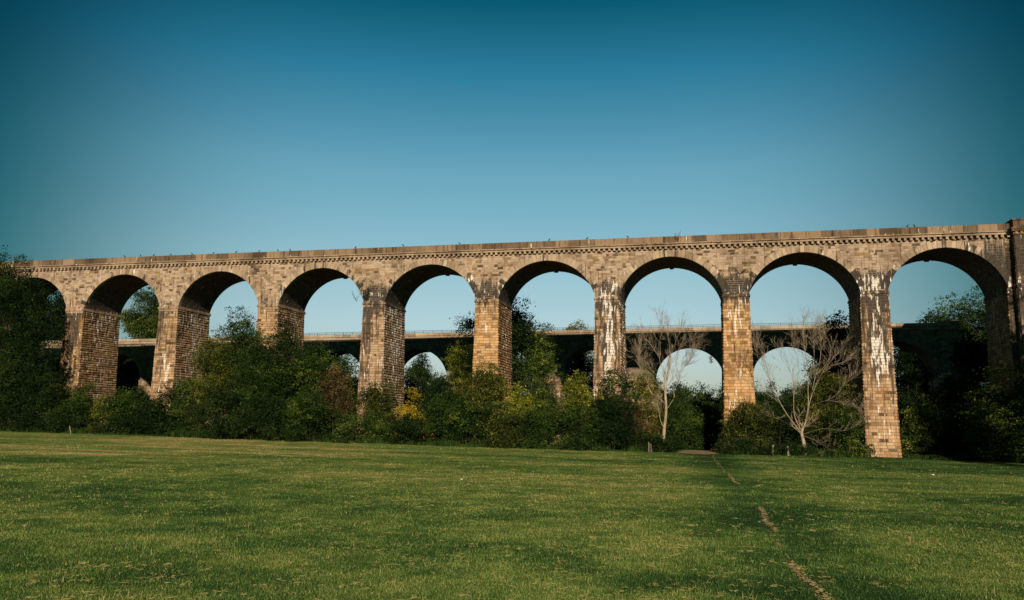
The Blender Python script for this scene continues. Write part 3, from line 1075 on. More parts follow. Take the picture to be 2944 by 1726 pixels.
def make_path():
    m, nt, b = new_mat('trodden_soil')
    pos = nt.nodes.new('ShaderNodeTexCoord').outputs['Object']
    c = ramp(nt, [(.3, (.20, .15, .06)), (.5, (.44, .35, .14)), (.7, (.62, .50, .24))], noise(nt, pos, 7, 5, .7))
    nt.links.new(c, b.inputs['Base Color'])
    b.inputs['Roughness'].default_value = 1
    acc = Acc()
    rng = np.random.default_rng(9)
    pts = []
    for a, bb in zip(PATH[:-1], PATH[1:]):
        n = max(2, int(np.hypot(*(bb - a)) / .25))
        for k in range(n):
            pts.append(a + (bb - a) * k / n)
    pts = np.array(pts)
    # smooth the line
    for _ in range(6):
        pts[1:-1] = .25 * pts[:-2] + .5 * pts[1:-1] + .25 * pts[2:]
    vs, ts, n0 = [], [], 0
    for k in range(len(pts)):
        wear = float(path_wear(pts[k][1]))
        for _ in range(int(rng.poisson(8 * wear * wear))):
            c = pts[k] + np.array([.10 * math.sin(k * .23) * math.sin(k * .071 + 1), 0]) + rng.normal(0, .02 + .035 * wear, 2) + np.array([0, rng.uniform(-.14, .14)])
            m_ = 7
            a = np.arange(m_) * 2 * math.pi / m_ + rng.random()
            rr = (1 + c[1] / 120) * rng.uniform(.011, .036) * rng.uniform(.6, 1.3, m_)
            px_, py_ = c[0] + np.cos(a) * rr, c[1] + np.sin(a) * rr * 1.9
            zz = gz(px_, py_) + .016 + .012 * rng.random()
            vs += [np.column_stack([px_, py_, zz])]
            ts += [(n0, n0 + j, n0 + j + 1) for j in range(1, m_ - 1)]
            n0 += m_
    v = np.concatenate(vs)
    o = mesh_np('path', v, tris=np.array(ts), mat=m)
    tag(o, 'thin trodden path of bare soil across the grass', 'path', kind='structure')
    # bare earth at the gap in the hedge and the lane beyond it
    m2, nt, b = new_mat('bare_earth')
    pos = nt.nodes.new('ShaderNodeTexCoord').outputs['Object']
    c = ramp(nt, [(.3, (.07, .048, .022)), (.5, (.18, .115, .055)), (.72, (.31, .215, .115))], noise(nt, pos, 1.4, 6, .7, (1, 3, 1)))
    nt.links.new(c, b.inputs['Base Color'])
    b.inputs['Roughness'].default_value = 1
    for name, px, zz, lab in (('bare_earth', [(1948, 1282), (1962, 1296), (2015, 1302), (2062, 1298), (2066, 1286), (2040, 1276), (1990, 1274)], .03, 'brown bare earth in the gap of the hedge'),
                              ):
        pp = np.array([on_ground(*p)[:2] for p in px])
        pp[:, 1] = np.minimum(pp[:, 1], 128)
        cx, cy = pp.mean(0)
        # lay it out as a rounded patch at true scale
        W = np.ptp(pp[:, 0])
        ctr = at_depth(2007, 1288, 104.0)
        a = np.linspace(0, 2 * math.pi, 40, endpoint=False)
        rr = 1 + .18 * (vnoise(a * 2, a * 0, 6) - .5)
        vx = ctr[0] + 2.9 * np.cos(a) * rr
        vy = 105.0 + 7.5 * np.sin(a) * rr
        v = np.concatenate([np.column_stack([vx, vy, gz(vx, vy) + .03]), np.column_stack([ctr[0] + (vx - ctr[0]) * .7, 105 + (vy - 105) * .7, gz(vx, vy) + .09 + .04 * rr]), [[ctr[0], 105, .17]]])
        k = np.arange(40)
        k2 = (k + 1) % 40
        o = mesh_np(name, v, np.stack([k, k2, k2 + 40, k + 40], 1), np.stack([k + 40, k2 + 40, np.full(40, 80)], 1), mat=m2, smooth=True)
        tag(o, lab, 'bare earth', kind='structure')
    lane = []
    for y_, xc_, w_ in ((113, 2.0, 1.3), (120, 1.2, 1.5), (128, 0.0, 1.5), (137, -1.2, 1.5), (150, -2, 1.6), (170, -3, 1.6)):
        lane += [(xc_ - w_, y_, float(gz(xc_ - w_, y_)) + .05), (xc_ + w_, y_, float(gz(xc_ + w_, y_)) + .05)]
    q = [(2 * k, 2 * k + 1, 2 * k + 3, 2 * k + 2) for k in range(5)]
    o = mesh_np('lane', np.array(lane), q, mat=m)
    tag(o, 'pale earth lane leading on under the arch', 'lane', kind='structure')


make_path()


# ================================================================== TREES AND SHRUBS
def unit(v):
    return v / (np.linalg.norm(v, axis=-1, keepdims=True) + 1e-9)


def leaf_quads(pos, axis, size, rng, tint):
    n = len(pos)
    sd = unit(np.cross(axis, rng.normal(0, 1, (n, 3))))
    l = size * rng.uniform(.55, 1.5, n)
    w = l * rng.uniform(.45, .7, n)
    a = axis * l[:, None] * .5
    s = sd * w[:, None] * .5
    v = np.stack([pos - a, pos + s, pos + a, pos - s], 1).reshape(-1, 3)
    return v, np.arange(n * 4).reshape(-1, 4), np.repeat(np.clip(tint, 0, 1), 4)


def crown_data(rng, W, D, z0, z1, leaf, dens=1.0, lobes=14, droop=.25, spray=.12, layered=False, open_=0.0):
    """leaf-sized faces clumped on a set of overlapping boughs"""
    H = z1 - z0
    lm = .155 * min(W, H * 1.2) if lobes > 8 else .22 * min(W, H * 1.2)
    k = int(np.clip(1.9 * W * H / (math.pi * lm * lm), lobes * .7, 80))
    bushy = z0 < .3
    d = unit(rng.normal(0, 1, (k, 3)))
    rr = rng.random(k) ** .42
    cz = d[:, 2] * rr
    cz = np.where(rng.random(k) < .35, rng.uniform(-1, .8, k), cz)
    prof = np.sqrt(np.clip(1 - (np.where(bushy, np.maximum(cz, -.2), cz) * .88) ** 2, .1, 1))
    lr = rng.uniform(.72, 1.3, k) * lm
    c = np.stack([d[:, 0] * rr * np.maximum(W / 2 - lr * .8, .1) * prof, d[:, 1] * rr * np.maximum(D / 2 - lr * .8, .1) * prof,
                  z0 + H * .5 + cz * np.maximum(H / 2 - lr * .75, .05)], 1)
    # crowning bough reaches the top, skirts reach the foot
    c[0] = (rng.normal(0, .07) * W, 0, z1 - lr[0] * .9)
    if bushy:
        ks = max(5, k // 4)
        an = rng.uniform(0, 2 * math.pi, ks)
        lr2 = rng.uniform(.8, 1.3, ks) * lm
        c2 = np.stack([np.cos(an) * W * .36 * rng.uniform(.4, 1.1, ks), np.sin(an) * D * .36 * rng.uniform(.4, 1.1, ks), z0 + lr2 * .55], 1)
        c, lr = np.concatenate([c, c2]), np.concatenate([lr, lr2])
        k += ks
    area = W * H
    nl = int(area * 260 * dens * (.2 / leaf) ** 2 * (1 - open_))
    per = 26
    nc = max(12, nl // per)
    pl = lr ** 2
    li = rng.choice(k, nc, p=pl / pl.sum())
    dd = unit(rng.normal(0, 1, (nc, 3)) + np.array([0, -.18, .25]))
    cp = c[li] + dd * lr[li][:, None] * rng.uniform(.5, 1.06, nc)[:, None] * np.array([1, 1, .8])
    # loose sprays poking out of the outline
    ns = int(nc * spray)
    if ns:
        e = rng.choice(nc, ns)
        cp[e] = c[li[e]] + dd[e] * lr[li[e]][:, None] * rng.uniform(1.05, 1.38, ns)[:, None]
    cp[:, 2] = np.maximum(cp[:, 2], z0 + .1)
    cr = rng.uniform(.6, 1.5, nc) * leaf * 1.45
    pos = np.repeat(cp, per, 0) + rng.normal(0, 1, (nc * per, 3)) * np.repeat(cr, per)[:, None] * (np.array([1.5, 1.5, .28]) if layered else np.array([1, 1, .65]))
    ax = unit(np.repeat(dd, per, 0) * .5 + rng.normal(0, .65, (nc * per, 3)) + np.array([0, 0, -droop]))
    ct = rng.normal(.46, .20, nc)
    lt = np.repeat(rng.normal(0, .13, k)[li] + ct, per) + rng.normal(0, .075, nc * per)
    v, q, t = leaf_quads(pos, ax, leaf, rng, lt)
    return v, q, t, c, lr


def trunk_acc(rng, H, z0, z1, rad, lobes, stems=1):
    acc = Acc()
    for s in range(stems):
        off = rng.normal(0, .25, 2) * (stems > 1)
        top = np.array([rng.normal(0, .12) * H * .2 + off[0] * 2, rng.normal(0, .3) + off[1] * 2, z0 + (z1 - z0) * .72])
        base = np.array([off[0], off[1], -.3])
        ts = np.linspace(0, 1, 8)
        pts = base + (top - base) * ts[:, None]
        pts[1:-1] += rng.normal(0, .045 * rad * 4, (6, 3)) * np.array([1, 1, .2])
        r = rad * (1 - .82 * ts ** .8) * (1 + .5 * np.exp(-ts * 9))
        acc.tube(pts, r, 8)
        for c in lobes[rng.permutation(len(lobes))[:9 if stems == 1 else 4]]:
            k = rng.integers(2, 7)
            a = pts[k]
            mid = .5 * (a + c) + np.array([0, 0, -.08 * np.linalg.norm(c - a)]) + rng.normal(0, .1, 3)
            t2 = np.linspace(0, 1, 6)[:, None]
            b = (1 - t2) ** 2 * a + 2 * t2 * (1 - t2) * mid + t2 ** 2 * c
            acc.tube(b, r[k] * .55 * (1 - .85 * t2[:, 0]), 5)
    return acc


N_TREE = [0]


def plant(name, px, top, w, y, pal, label, cat, group=None, foot=None, depth=None, leaf=.2, dens=1.0, lobes=14, droop=.25, spray=.24, layered=False,
          open_=0.0, stems=1, base_px=1262, zbase=0.0):
    """a tree or shrub standing y metres away whose top and width match the photo"""
    N_TREE[0] += 1
    rng = np.random.default_rng(1000 + N_TREE[0])
    if px < 560 and y < 103:
        y = 102.6 + (y - 95) * .4
        depth = 6.0
    b = at_depth(px, base_px, y)
    g = float(gz(b[0], y))
    tp = at_depth(px, top, y)
    H = tp[2] - g
    dist = float(np.array([b[0], y, 0]) @ _fw) + 1.0
    W = w * dist / FPX * 1.12
    z0 = H * foot if foot is not None else .05
    D = depth or W * .85
    root = empty(name, (b[0], y, g))
    tag(root, label, cat, group)
    v, q, t, c, lr = crown_data(rng, W, D, z0, H, leaf, dens, lobes, droop, spray, layered, open_)
    # lean the crown so that its middle sits where the photo has it
    dx = tp[0] - b[0]
    v[:, 0] += dx * v[:, 2] / H
    c[:, 0] += dx * c[:, 2] / H
    mesh_np('crown', v, q, mat=LEAF[pal], parent=root, attrs={'tint': t})
    rad = max(.05, min(.5, H * .018 + .03))
    if cat == 'shrub':
        stems, rad = 4, .05
    trunk_acc(rng, H, z0, H, rad, c, stems).build('trunk', M_BARK, root)
    return root


T, S = 'tree', 'shrub'
# ---- left end
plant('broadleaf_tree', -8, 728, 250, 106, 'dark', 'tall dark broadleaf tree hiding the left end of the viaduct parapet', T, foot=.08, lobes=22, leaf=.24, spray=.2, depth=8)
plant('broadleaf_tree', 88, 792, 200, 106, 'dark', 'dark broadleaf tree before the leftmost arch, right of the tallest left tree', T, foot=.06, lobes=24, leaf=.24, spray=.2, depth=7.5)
plant('broadleaf_tree', 40, 1000, 230, 95.5, 'dark', 'bushy dark tree at the left edge of the meadow, below the tall trees', T, foot=.05, lobes=18)
plant('broadleaf_tree', 80, 739, 120, 128, 'dark', 'distant treetop just showing above the left end of the parapet', T, foot=.5, lobes=10, leaf=.26)
plant('hedge_shrub', 150, 1062, 150, 97, 'dark', 'dark hedge shrub just left of the foot of the leftmost visible pier', S, 'hedge shrubs along the meadow edge')
plant('hedge_shrub', 236, 1092, 140, 99, 'mid', 'mid green hedge shrub in front of the leftmost visible pier', S, 'hedge shrubs along the meadow edge')
plant('hedge_shrub', 305, 1135, 90, 98, 'olive', 'small yellowish hedge shrub right of the leftmost visible pier', S, 'hedge shrubs along the meadow edge')
plant('hedge_shrub', 385, 1112, 150, 100, 'mid', 'green hedge shrub in the gap between the first and second visible piers', S, 'hedge shrubs along the meadow edge')
plant('hedge_shrub', 205, 1165, 130, 95.5, 'dark', 'low dark hedge shrub with a leaning stake at its foot', S, 'hedge shrubs along the meadow edge')
plant('hedge_shrub', 465, 1112, 150, 101, 'dark', 'dark hedge shrub at the foot of the second visible pier', S, 'hedge shrubs along the meadow edge')
plant('hedge_shrub', 425, 1175, 150, 97, 'dark', 'low dark hedge shrub at the meadow edge below the second visible pier', S, 'hedge shrubs along the meadow edge')
plant('hedge_shrub', 545, 1085, 140, 102, 'mid', 'rounded shrub between the second visible pier and the big feathery bush', S, 'hedge shrubs along the meadow edge')
plant('hedge_shrub', 330, 1190, 120, 96, 'dark', 'low dark shrub under the small yellowish shrub', S, 'hedge shrubs along the meadow edge')
plant('hedge_shrub', 10, 1080, 190, 97, 'dark', 'dark hedge shrub at the left edge of the picture', S, 'hedge shrubs along the meadow edge')
plant('hedge_shrub', 95, 1130, 170, 96.5, 'dark', 'dark hedge shrub second from the left edge of the picture', S, 'hedge shrubs along the meadow edge')
# ---- the big feathery bush
plant('ash_tree', 615, 965, 170, 104, 'olive', 'feathery olive ash tree leaning over the second visible pier', T, foot=.1, spray=.3, lobes=16, stems=2)
plant('ash_tree', 690, 893, 150, 106, 'mid', 'slim ash tree with loose top sprays against the sky of the third arch', T, foot=.18, spray=.42, lobes=15, open_=.15, stems=2)
plant('ash_tree', 828, 918, 190, 105, 'dark', 'dark green ash tree covering the foot of the third visible pier', T, foot=.15, spray=.28, lobes=18, stems=2)
plant('ash_tree', 740, 1000, 210, 101.5, 'mid', 'broad green ash tree in the middle of the big bush group', T, foot=.08, spray=.25, lobes=20, stems=2)
plant('ash_tree', 905, 990, 170, 103, 'mid', 'ash tree on the right shoulder of the big bush group', T, foot=.08, spray=.25, lobes=16, stems=2)
plant('twiggy_shrub', 962, 1045, 130, 102, 'brown', 'half bare brownish shrub with pale twigs left of the fourth visible pier', S, foot=.15, open_=.55, lobes=12, stems=3)
plant('hedge_shrub', 640, 1110, 190, 99, 'dark', 'dark shrub at the foot of the big bush group, left part', S, 'hedge shrubs along the meadow edge')
plant('hedge_shrub', 770, 1130, 190, 98, 'dark', 'dark shrub at the foot of the big bush group, middle part', S, 'hedge shrubs along the meadow edge')
plant('hedge_shrub', 890, 1120, 180, 98.5, 'mid', 'green shrub at the foot of the big bush group, right part', S, 'hedge shrubs along the meadow edge')
plant('hedge_shrub', 1000, 1190, 90, 99, 'light', 'small fresh green shrub left of the foot of the fourth visible pier', S, 'hedge shrubs along the meadow edge')
# ---- around the fourth and fifth piers
plant('hawthorn_shrub', 1098, 1095, 150, 104, 'olive', 'olive hawthorn in front of the fourth visible pier', S, 'hawthorns in the middle hedge')
plant('hawthorn_shrub', 1075, 1185, 130, 100, 'mid', 'low hawthorn at the foot of the fourth visible pier', S, 'hawthorns in the middle hedge')
plant('golden_shrub', 1188, 1120, 112, 103, 'yellow', 'bright golden yellow shrub right of the fourth visible pier', S, lobes=12)
plant('hawthorn_shrub', 1180, 1190, 150, 100.5, 'dark', 'dark hawthorn directly below the golden yellow shrub', S, 'hawthorns in the middle hedge')
plant('hawthorn_shrub', 1285, 1108, 160, 103, 'mid', 'green drooping hawthorn right of the golden yellow shrub', S, 'hawthorns in the middle hedge', droop=.7)
plant('hawthorn_shrub', 1270, 1070, 130, 111, 'dark', 'dark bush under the fourth arch seen over the hedge', S)
plant('hawthorn_shrub', 1398, 1035, 180, 105, 'olive', 'tall olive bush covering the foot of the fifth visible pier', S, lobes=18)
plant('hawthorn_shrub', 1345, 1135, 170, 101, 'mid', 'green hawthorn at the meadow edge left of the fifth visible pier', S, 'hawthorns in the middle hedge')
plant('hawthorn_shrub', 1490, 1103, 140, 103, 'lime', 'yellowing hawthorn right of the fifth visible pier', S, lobes=14)
plant('hawthorn_shrub', 1450, 1170, 170, 99.5, 'olive', 'olive hawthorn at the meadow edge below the yellowing one', S, 'hawthorns in the middle hedge')
plant('hawthorn_shrub', 1572, 1112, 110, 104, 'light', 'light green shrub in front of the lit aqueduct pier', S)
plant('hawthorn_shrub', 1560, 1165, 150, 100, 'mid', 'green hawthorn at the meadow edge midway between fifth and sixth visible piers', S, 'hawthorns in the middle hedge')
plant('hawthorn_shrub', 1655, 1078, 150, 104.5, 'lime', 'rounded yellow green bush left of the white streaked sixth visible pier', S, lobes=16)
plant('hawthorn_shrub', 1665, 1160, 160, 100, 'mid', 'green hawthorn at the meadow edge below the rounded yellow green bush', S, 'hawthorns in the middle hedge')
plant('hawthorn_shrub', 1772, 1062, 140, 105, 'mid', 'leafy bush covering the foot of the white streaked sixth visible pier', S, lobes=16, spray=.3)
plant('hawthorn_shrub', 1755, 1145, 170, 101, 'dark', 'dark hawthorn at the meadow edge before the white streaked pier', S, 'hawthorns in the middle hedge')
plant('twiggy_shrub', 1835, 1150, 90, 103, 'brown', 'dry brown shrub left of the slimmer bare dead tree', S, open_=.4, stems=3)
plant('bramble_mound', 1905, 1247, 120, 101, 'dark', 'low dark bramble mound at the foot of the slimmer dead tree', S, 'low brambles along the field edge', leaf=.16)
plant('bramble_mound', 1840, 1240, 110, 101.5, 'dark', 'low dark bramble mound left of the slimmer dead tree', S, 'low brambles along the field edge', leaf=.16)
plant('bramble_mound', 2110, 1258, 130, 103, 'dark', 'low dark bramble mound right of the bare earth gap', S, 'low brambles along the field edge', leaf=.16)
plant('bramble_mound', 2195, 1268, 130, 104, 'dark', 'low bramble mound left of the two pale fence posts', S, 'low brambles along the field edge', leaf=.16)
plant('bramble_mound', 2285, 1276, 120, 106, 'dark', 'low bramble mound beside the pale fence posts and wide dead tree', S, 'low brambles along the field edge', leaf=.16)
# ---- right of the seventh pier
plant('hawthorn_shrub', 2152, 1152, 150, 105, 'olive', 'olive brown shrub covering the foot of the seventh visible pier', S, lobes=14)
plant('hawthorn_shrub', 2235, 1170, 130, 109, 'dark', 'dark shrub between the seventh visible pier and the wide dead tree', S)
plant('willow_tree', 2372, 1050, 190, 112, 'olive', 'drooping olive willow between the wide dead tree and the eighth pier', T, foot=.06, droop=.9, lobes=18)
plant('hawthorn_shrub', 2300, 1165, 150, 113, 'dark', 'dark shrub directly behind the trunk of the wide dead tree', S)
plant('hawthorn_shrub', 2440, 1165, 120, 109.5, 'mid', 'drooping shrub at the left foot of the eighth, most white stained pier', S, droop=.7)
# ---- between the two bridges
plant('shaded_tree', 1440, 866, 290, 128, 'dark', 'tall shaded tree rising above the aqueduct behind the fifth visible pier', T, foot=.35, lobes=22, spray=.3, leaf=.26)
plant('sunlit_tree', 1335, 975, 120, 130, 'lime', 'sunlit tree with pale leaves left of the fifth visible pier', T, foot=.3, lobes=12, spray=.3, open_=.2)
plant('sunlit_tree', 1540, 962, 150, 127, 'light', 'sunlit tree with glossy pale leaves right of the fifth visible pier', T, foot=.25, lobes=14, spray=.35, open_=.3)
plant('sunlit_tree', 1858, 1064, 125, 124, 'lime', 'bright yellow green bush behind the sixth visible pier', S, lobes=10)
plant('sunlit_tree', 1950, 1118, 120, 127, 'mid', 'green bush behind the trunk of the slimmer dead tree', S, lobes=14)
plant('sunlit_tree', 2030, 1125, 130, 131, 'mid', 'green bush under the sixth arch left of the seventh visible pier', S, lobes=16)
plant('sunlit_tree', 1995, 1185, 120, 122, 'mid', 'low green bush under the sixth arch above the lane', S, lobes=12)
plant('sunlit_tree', 2095, 1090, 90, 135, 'dark', 'dark bush behind the left edge of the seventh visible pier', S, lobes=10)
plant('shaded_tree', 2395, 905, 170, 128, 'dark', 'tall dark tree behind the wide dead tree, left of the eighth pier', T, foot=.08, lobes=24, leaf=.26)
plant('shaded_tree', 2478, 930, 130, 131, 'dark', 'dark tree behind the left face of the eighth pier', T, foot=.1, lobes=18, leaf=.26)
plant('sunlit_tree', 2215, 1150, 130, 124, 'mid', 'green bush under the seventh arch behind the wide dead tree', S, lobes=12)
plant('sunlit_tree', 2290, 1120, 120, 131, 'dark', 'dark bush under the seventh arch before the aqueduct', S, lobes=12)
plant('sunlit_tree', 1110, 1075, 130, 126, 'dark', 'dark bush behind the fourth visible pier', S, lobes=12)
plant('sunlit_tree', 1225, 1100, 150, 132, 'dark', 'dark bush under the fourth arch before the aqueduct', S, lobes=12)
plant('sunlit_tree', 1690, 1120, 130, 128, 'dark', 'dark bush under the fifth arch before the aqueduct', S, lobes=12)
plant('sunlit_tree', 300, 1120, 120, 128, 'dark', 'dark bush behind the leftmost visible pier', S, lobes=12)
plant('sunlit_tree', 420, 1125, 130, 130, 'dark', 'dark bush under the first arch before the aqueduct', S, lobes=12)
plant('sunlit_tree', 960, 1050, 160, 130, 'mid', 'green tree under the third arch before the aqueduct', T, lobes=14, foot=.1)
# ---- right of the eighth pier
plant('shaded_tree', 2625, 1005, 140, 133, 'dark', 'dark tree under the low right end of the aqueduct', T, foot=.05, lobes=18)
plant('shaded_tree', 2585, 1110, 130, 118, 'dark', 'dark shrub close behind the right edge of the eighth pier', S, lobes=14)
plant('shaded_tree', 2655, 1150, 160, 114, 'light', 'green shrub right of the foot of the eighth pier', S, lobes=16)
plant('shaded_tree', 2740, 1070, 180, 122, 'dark', 'dark tree under the middle of the last arch', T, foot=.05, lobes=20)
plant('shaded_tree', 2800, 930, 160, 130, 'dark', 'tall dark tree before the right end of the aqueduct', T, foot=.1, lobes=22, leaf=.26)
plant('shaded_tree', 2750, 1200, 150, 113, 'dark', 'low dark shrub at the meadow edge under the last arch', S, lobes=14)
plant('sycamore_tree', 2905, 1050, 240, 105.5, 'light', 'sycamore with layered boughs before the right end of the viaduct', T, foot=.08, lobes=22, layered=True, leaf=.24, open_=.1)
plant('sycamore_tree', 2830, 1180, 150, 107, 'light', 'small layered sycamore left of the larger one at the right edge', T, foot=.05, lobes=14, layered=True)
plant('sycamore_tree', 2960, 1190, 150, 102, 'mid', 'low sycamore at the right edge of the picture', T, foot=.05, lobes=14, layered=True)
# ---- beyond the aqueduct
plant('woodland_tree', 2800, 838, 270, 160, 'mid', 'tall tree rising above the right end of the aqueduct', T, foot=.25, lobes=22, leaf=.3)
plant('woodland_tree', 2700, 895, 190, 157, 'mid', 'medium tree above the aqueduct left of the tallest right one', T, foot=.25, lobes=16, leaf=.3)
plant('woodland_tree', 2634, 922, 110, 156, 'olive', 'small treetop showing over the aqueduct right of the eighth pier', T, foot=.3, lobes=10, leaf=.28)
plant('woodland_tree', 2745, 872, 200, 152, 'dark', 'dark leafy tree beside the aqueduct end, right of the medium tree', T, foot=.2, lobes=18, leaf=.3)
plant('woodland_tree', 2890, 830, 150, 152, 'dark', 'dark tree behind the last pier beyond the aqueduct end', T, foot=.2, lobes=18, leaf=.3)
plant('woodland_tree', 1577, 930, 42, 158, 'olive', 'narrow treetop peeping over the aqueduct railing', T, foot=.55, lobes=7, leaf=.28, spray=.35)
plant('woodland_tree', 1655, 922, 100, 160, 'olive', 'broad treetop peeping over the aqueduct railing left of the sixth pier', T, foot=.5, lobes=9, leaf=.28, spray=.35)
plant('woodland_tree', 1690, 1000, 170, 168, 'dark', 'open crowned tree with sky gaps seen through the aqueduct arch left of the sixth pier', T, foot=.35, lobes=16, leaf=.28, open_=.55, spray=.3)
plant('woodland_tree', 1480, 985, 150, 170, 'dark', 'tree beyond the aqueduct behind the fifth visible pier', T, foot=.3, lobes=14, leaf=.28, open_=.4)
plant('woodland_tree', 1190, 1050, 150, 174, 'dark', 'dark rounded tree filling the aqueduct arch right of the fourth pier', T, foot=.1, lobes=18, leaf=.3)
plant('woodland_tree', 1212, 1010, 80, 182, 'dark', 'taller tree rising behind the dark rounded one in the aqueduct arch', T, foot=.3, lobes=9, leaf=.3)
plant('woodland_tree', 1270, 1075, 120, 180, 'dark', 'lower dark tree at the right of the aqueduct arch beside the fourth pier', T, foot=.1, lobes=14, leaf=.3)
plant('woodland_tree', 985, 965, 200, 172, 'mid', 'green tree seen through the aqueduct arch left of the fourth pier', T, foot=.1, lobes=18, leaf=.3)
plant('woodland_tree', 890, 1020, 150, 176, 'mid', 'green tree beyond the aqueduct behind the big bush group', T, foot=.1, lobes=16, leaf=.3)
plant('woodland_tree', 412, 832, 150, 172, 'light', 'sunlit light green tree on the bank through the first whole arch', T, foot=.15, lobes=20, leaf=.32)
plant('woodland_tree', 462, 802, 140, 186, 'dark', 'darker tree behind the sunlit light green one in the first whole arch', T, foot=.15, lobes=18, leaf=.32)
plant('woodland_tree', 190, 800, 230, 158, 'dark', 'dark tree on the bank through the partly hidden leftmost arch', T, foot=.1, lobes=18, leaf=.3)
plant('woodland_tree', 120, 840, 190, 150, 'dark', 'dark tree on the bank behind the left hand trees', T, foot=.1, lobes=16, leaf=.3)
plant('woodland_tree', 345, 985, 130, 166, 'dark', 'dark tree below the aqueduct deck at the far left bank', T, foot=.05, lobes=18, leaf=.3)
plant('woodland_tree', 410, 1010, 140, 164, 'dark', 'dark rounded tree under the leftmost aqueduct arch in view', T, foot=.05, lobes=18, leaf=.3)
plant('woodland_tree', 2600, 960, 150, 168, 'dark', 'dark tree beyond the aqueduct behind the eighth pier', T, foot=.1, lobes=18, leaf=.3, open_=.2)
plant('woodland_tree', 2680, 985, 140, 166, 'mid', 'tree closing the last aqueduct arch at the right', T, foot=.1, lobes=18, leaf=.3)
# wood seen through the aqueduct arches, far off
GW = 'wooded skyline through the aqueduct arches'
for k, (px, tp, w, y, pal) in enumerate(((1885, 1108, 120, 215, 'mid'), (1950, 1098, 110, 205, 'dark'), (2010, 1104, 100, 225, 'mid'), (2055, 1116, 90, 240, 'mid'), (2095, 1092, 90, 200, 'dark'),
                                         (2165, 1085, 100, 196, 'mid'), (2215, 1100, 90, 230, 'dark'), (2262, 1112, 90, 250, 'dark'), (2320, 1105, 110, 220, 'mid'), (2390, 1100, 120, 215, 'dark'),
                                         (1800, 1105, 130, 210, 'dark'), (1710, 1110, 130, 230, 'mid'), (1620, 1108, 120, 240, 'dark'))):
    plant('woodland_tree', px, tp, w, y, pal, 'rounded green tree of the far wood, low against the sky beyond the aqueduct', T, GW, foot=.05, lobes=14, leaf=.36)
# ---- tall trees standing off to the right that shade the abutment
for (x, y, h, w, lab) in ((38.5, 73, 27, 9.5, 'nearest tall tree off the right side of the meadow'), (43.5, 84, 31, 13, 'tall tree right of the meadow shading the abutment'), (53, 90, 30, 14, 'broad tree right of the meadow behind the tall one'),
                          (61, 84, 27, 12, 'outer tree at the right end of the meadow')):
    N_TREE[0] += 1
    rg = np.random.default_rng(3000 + N_TREE[0])
    rt = tag(empty('roadside_tree', (x, y, float(gz(x, y)))), lab, T)
    v, q, t, c, lr = crown_data(rg, w, w, 2.5, h, .34, 1.0, 24, spray=.25, open_=.55 if x < 40 else .1)
    mesh_np('crown', v, q, mat=LEAF['dark'], parent=rt, attrs={'tint': t})
    trunk_acc(rg, h, 4, h, .5, c).build('trunk', M_BARK, rt)
plant('viaduct_end_tree', 2985, 590, 110, 116, 'dark', 'dark tree whose twigs show over the right end of the parapet', T, foot=.6, lobes=12, leaf=.24, spray=.35)


# ================================================================== BARE DEAD TREES
def bare_tree(name, label, limbs, scale, ox, oy, y, seed, r0, twig_n, twig_len, zspread):
    rng = np.random.default_rng(seed)
    P = lambda p, dy=0: at_depth(ox + p[0] / scale, oy + p[1] / scale, y + dy)
    base = P(limbs[0][0][0])
    root = tag(empty(name, (base[0], y, 0)), label, T)
    L0 = np.array([base[0], y, 0])
    tr, br = Acc(), Acc()
    n_tw = [0]

    def smooth(pts):
        pts = np.asarray(pts)
        for _ in range(2):
            q = .75 * pts[:-1] + .25 * pts[1:]
            r = .25 * pts[:-1] + .75 * pts[1:]
            pts = np.concatenate([pts[:1], np.stack([q, r], 1).reshape(-1, 3), pts[-1:]])
        return pts

    def grow(p, d, ln, r, lev):
        n = max(3, int(ln / .4))
        pts = [p]
        for k in range(n):
            d = unit(d + rng.normal(0, .11, 3) + np.array([0, 0, .06]))
            pts.append(pts[-1] + d * ln / n)
        pts = np.array(pts)
        br.tube(pts, np.linspace(r, max(.005, r * .4), len(pts)), 4 if r > .03 else 3)
        if lev > 0:
            for k in range(rng.integers(3, 6)):
                t = rng.integers(1, len(pts))
                dd = unit(d + rng.normal(0, .42, 3) + np.array([0, 0, .15]))
                grow(pts[t], dd, ln * rng.uniform(.35, .7), max(.007, r * .55), lev - 1)
    for k, (pl, ra, rb, dep) in enumerate(limbs):
        m = len(pl)
        dys = np.linspace(0, 1, m) * dep
        pts = np.array([P(p, dy) for p, dy in zip(pl, dys)])
        if k == 0:
            pts[0][2] = -.2
        pts = smooth(pts)
        rr = np.linspace(ra, rb, len(pts)) * (.74 if k == 0 else .43)
        if k == 0:
            rr = rr * (1 + .45 * np.exp(-np.arange(len(pts)) / 2.0))
        (tr if k == 0 else br).tube(pts - 0, rr, 8 if ra > .1 else 6)
        n = twig_n if k else twig_n // 2
        for _ in range(int(n * min(1.6, m / 6))):
            t = int(len(pts) * rng.uniform(.3 if k else .45, 1) ** .8)
            t = min(max(t, 1), len(pts) - 1)
            tang = unit(pts[t] - pts[t - 1])
            d = unit(tang * 1.0 + rng.normal(0, .42, 3) * np.array([1, zspread, 1]) + np.array([0, 0, .25]))
            grow(pts[t], d, twig_len * rng.uniform(.35, 1), max(.011, rr[t] * .36), 2)
    o = tr.build('trunk', M_DEAD, root, smooth=True, loc=None)
    o.data.transform(Matrix.Translation(-Vector(L0)))
    o2 = br.build('branches', M_DEAD, root, smooth=True)
    o2.data.transform(Matrix.Translation(-Vector(L0)))


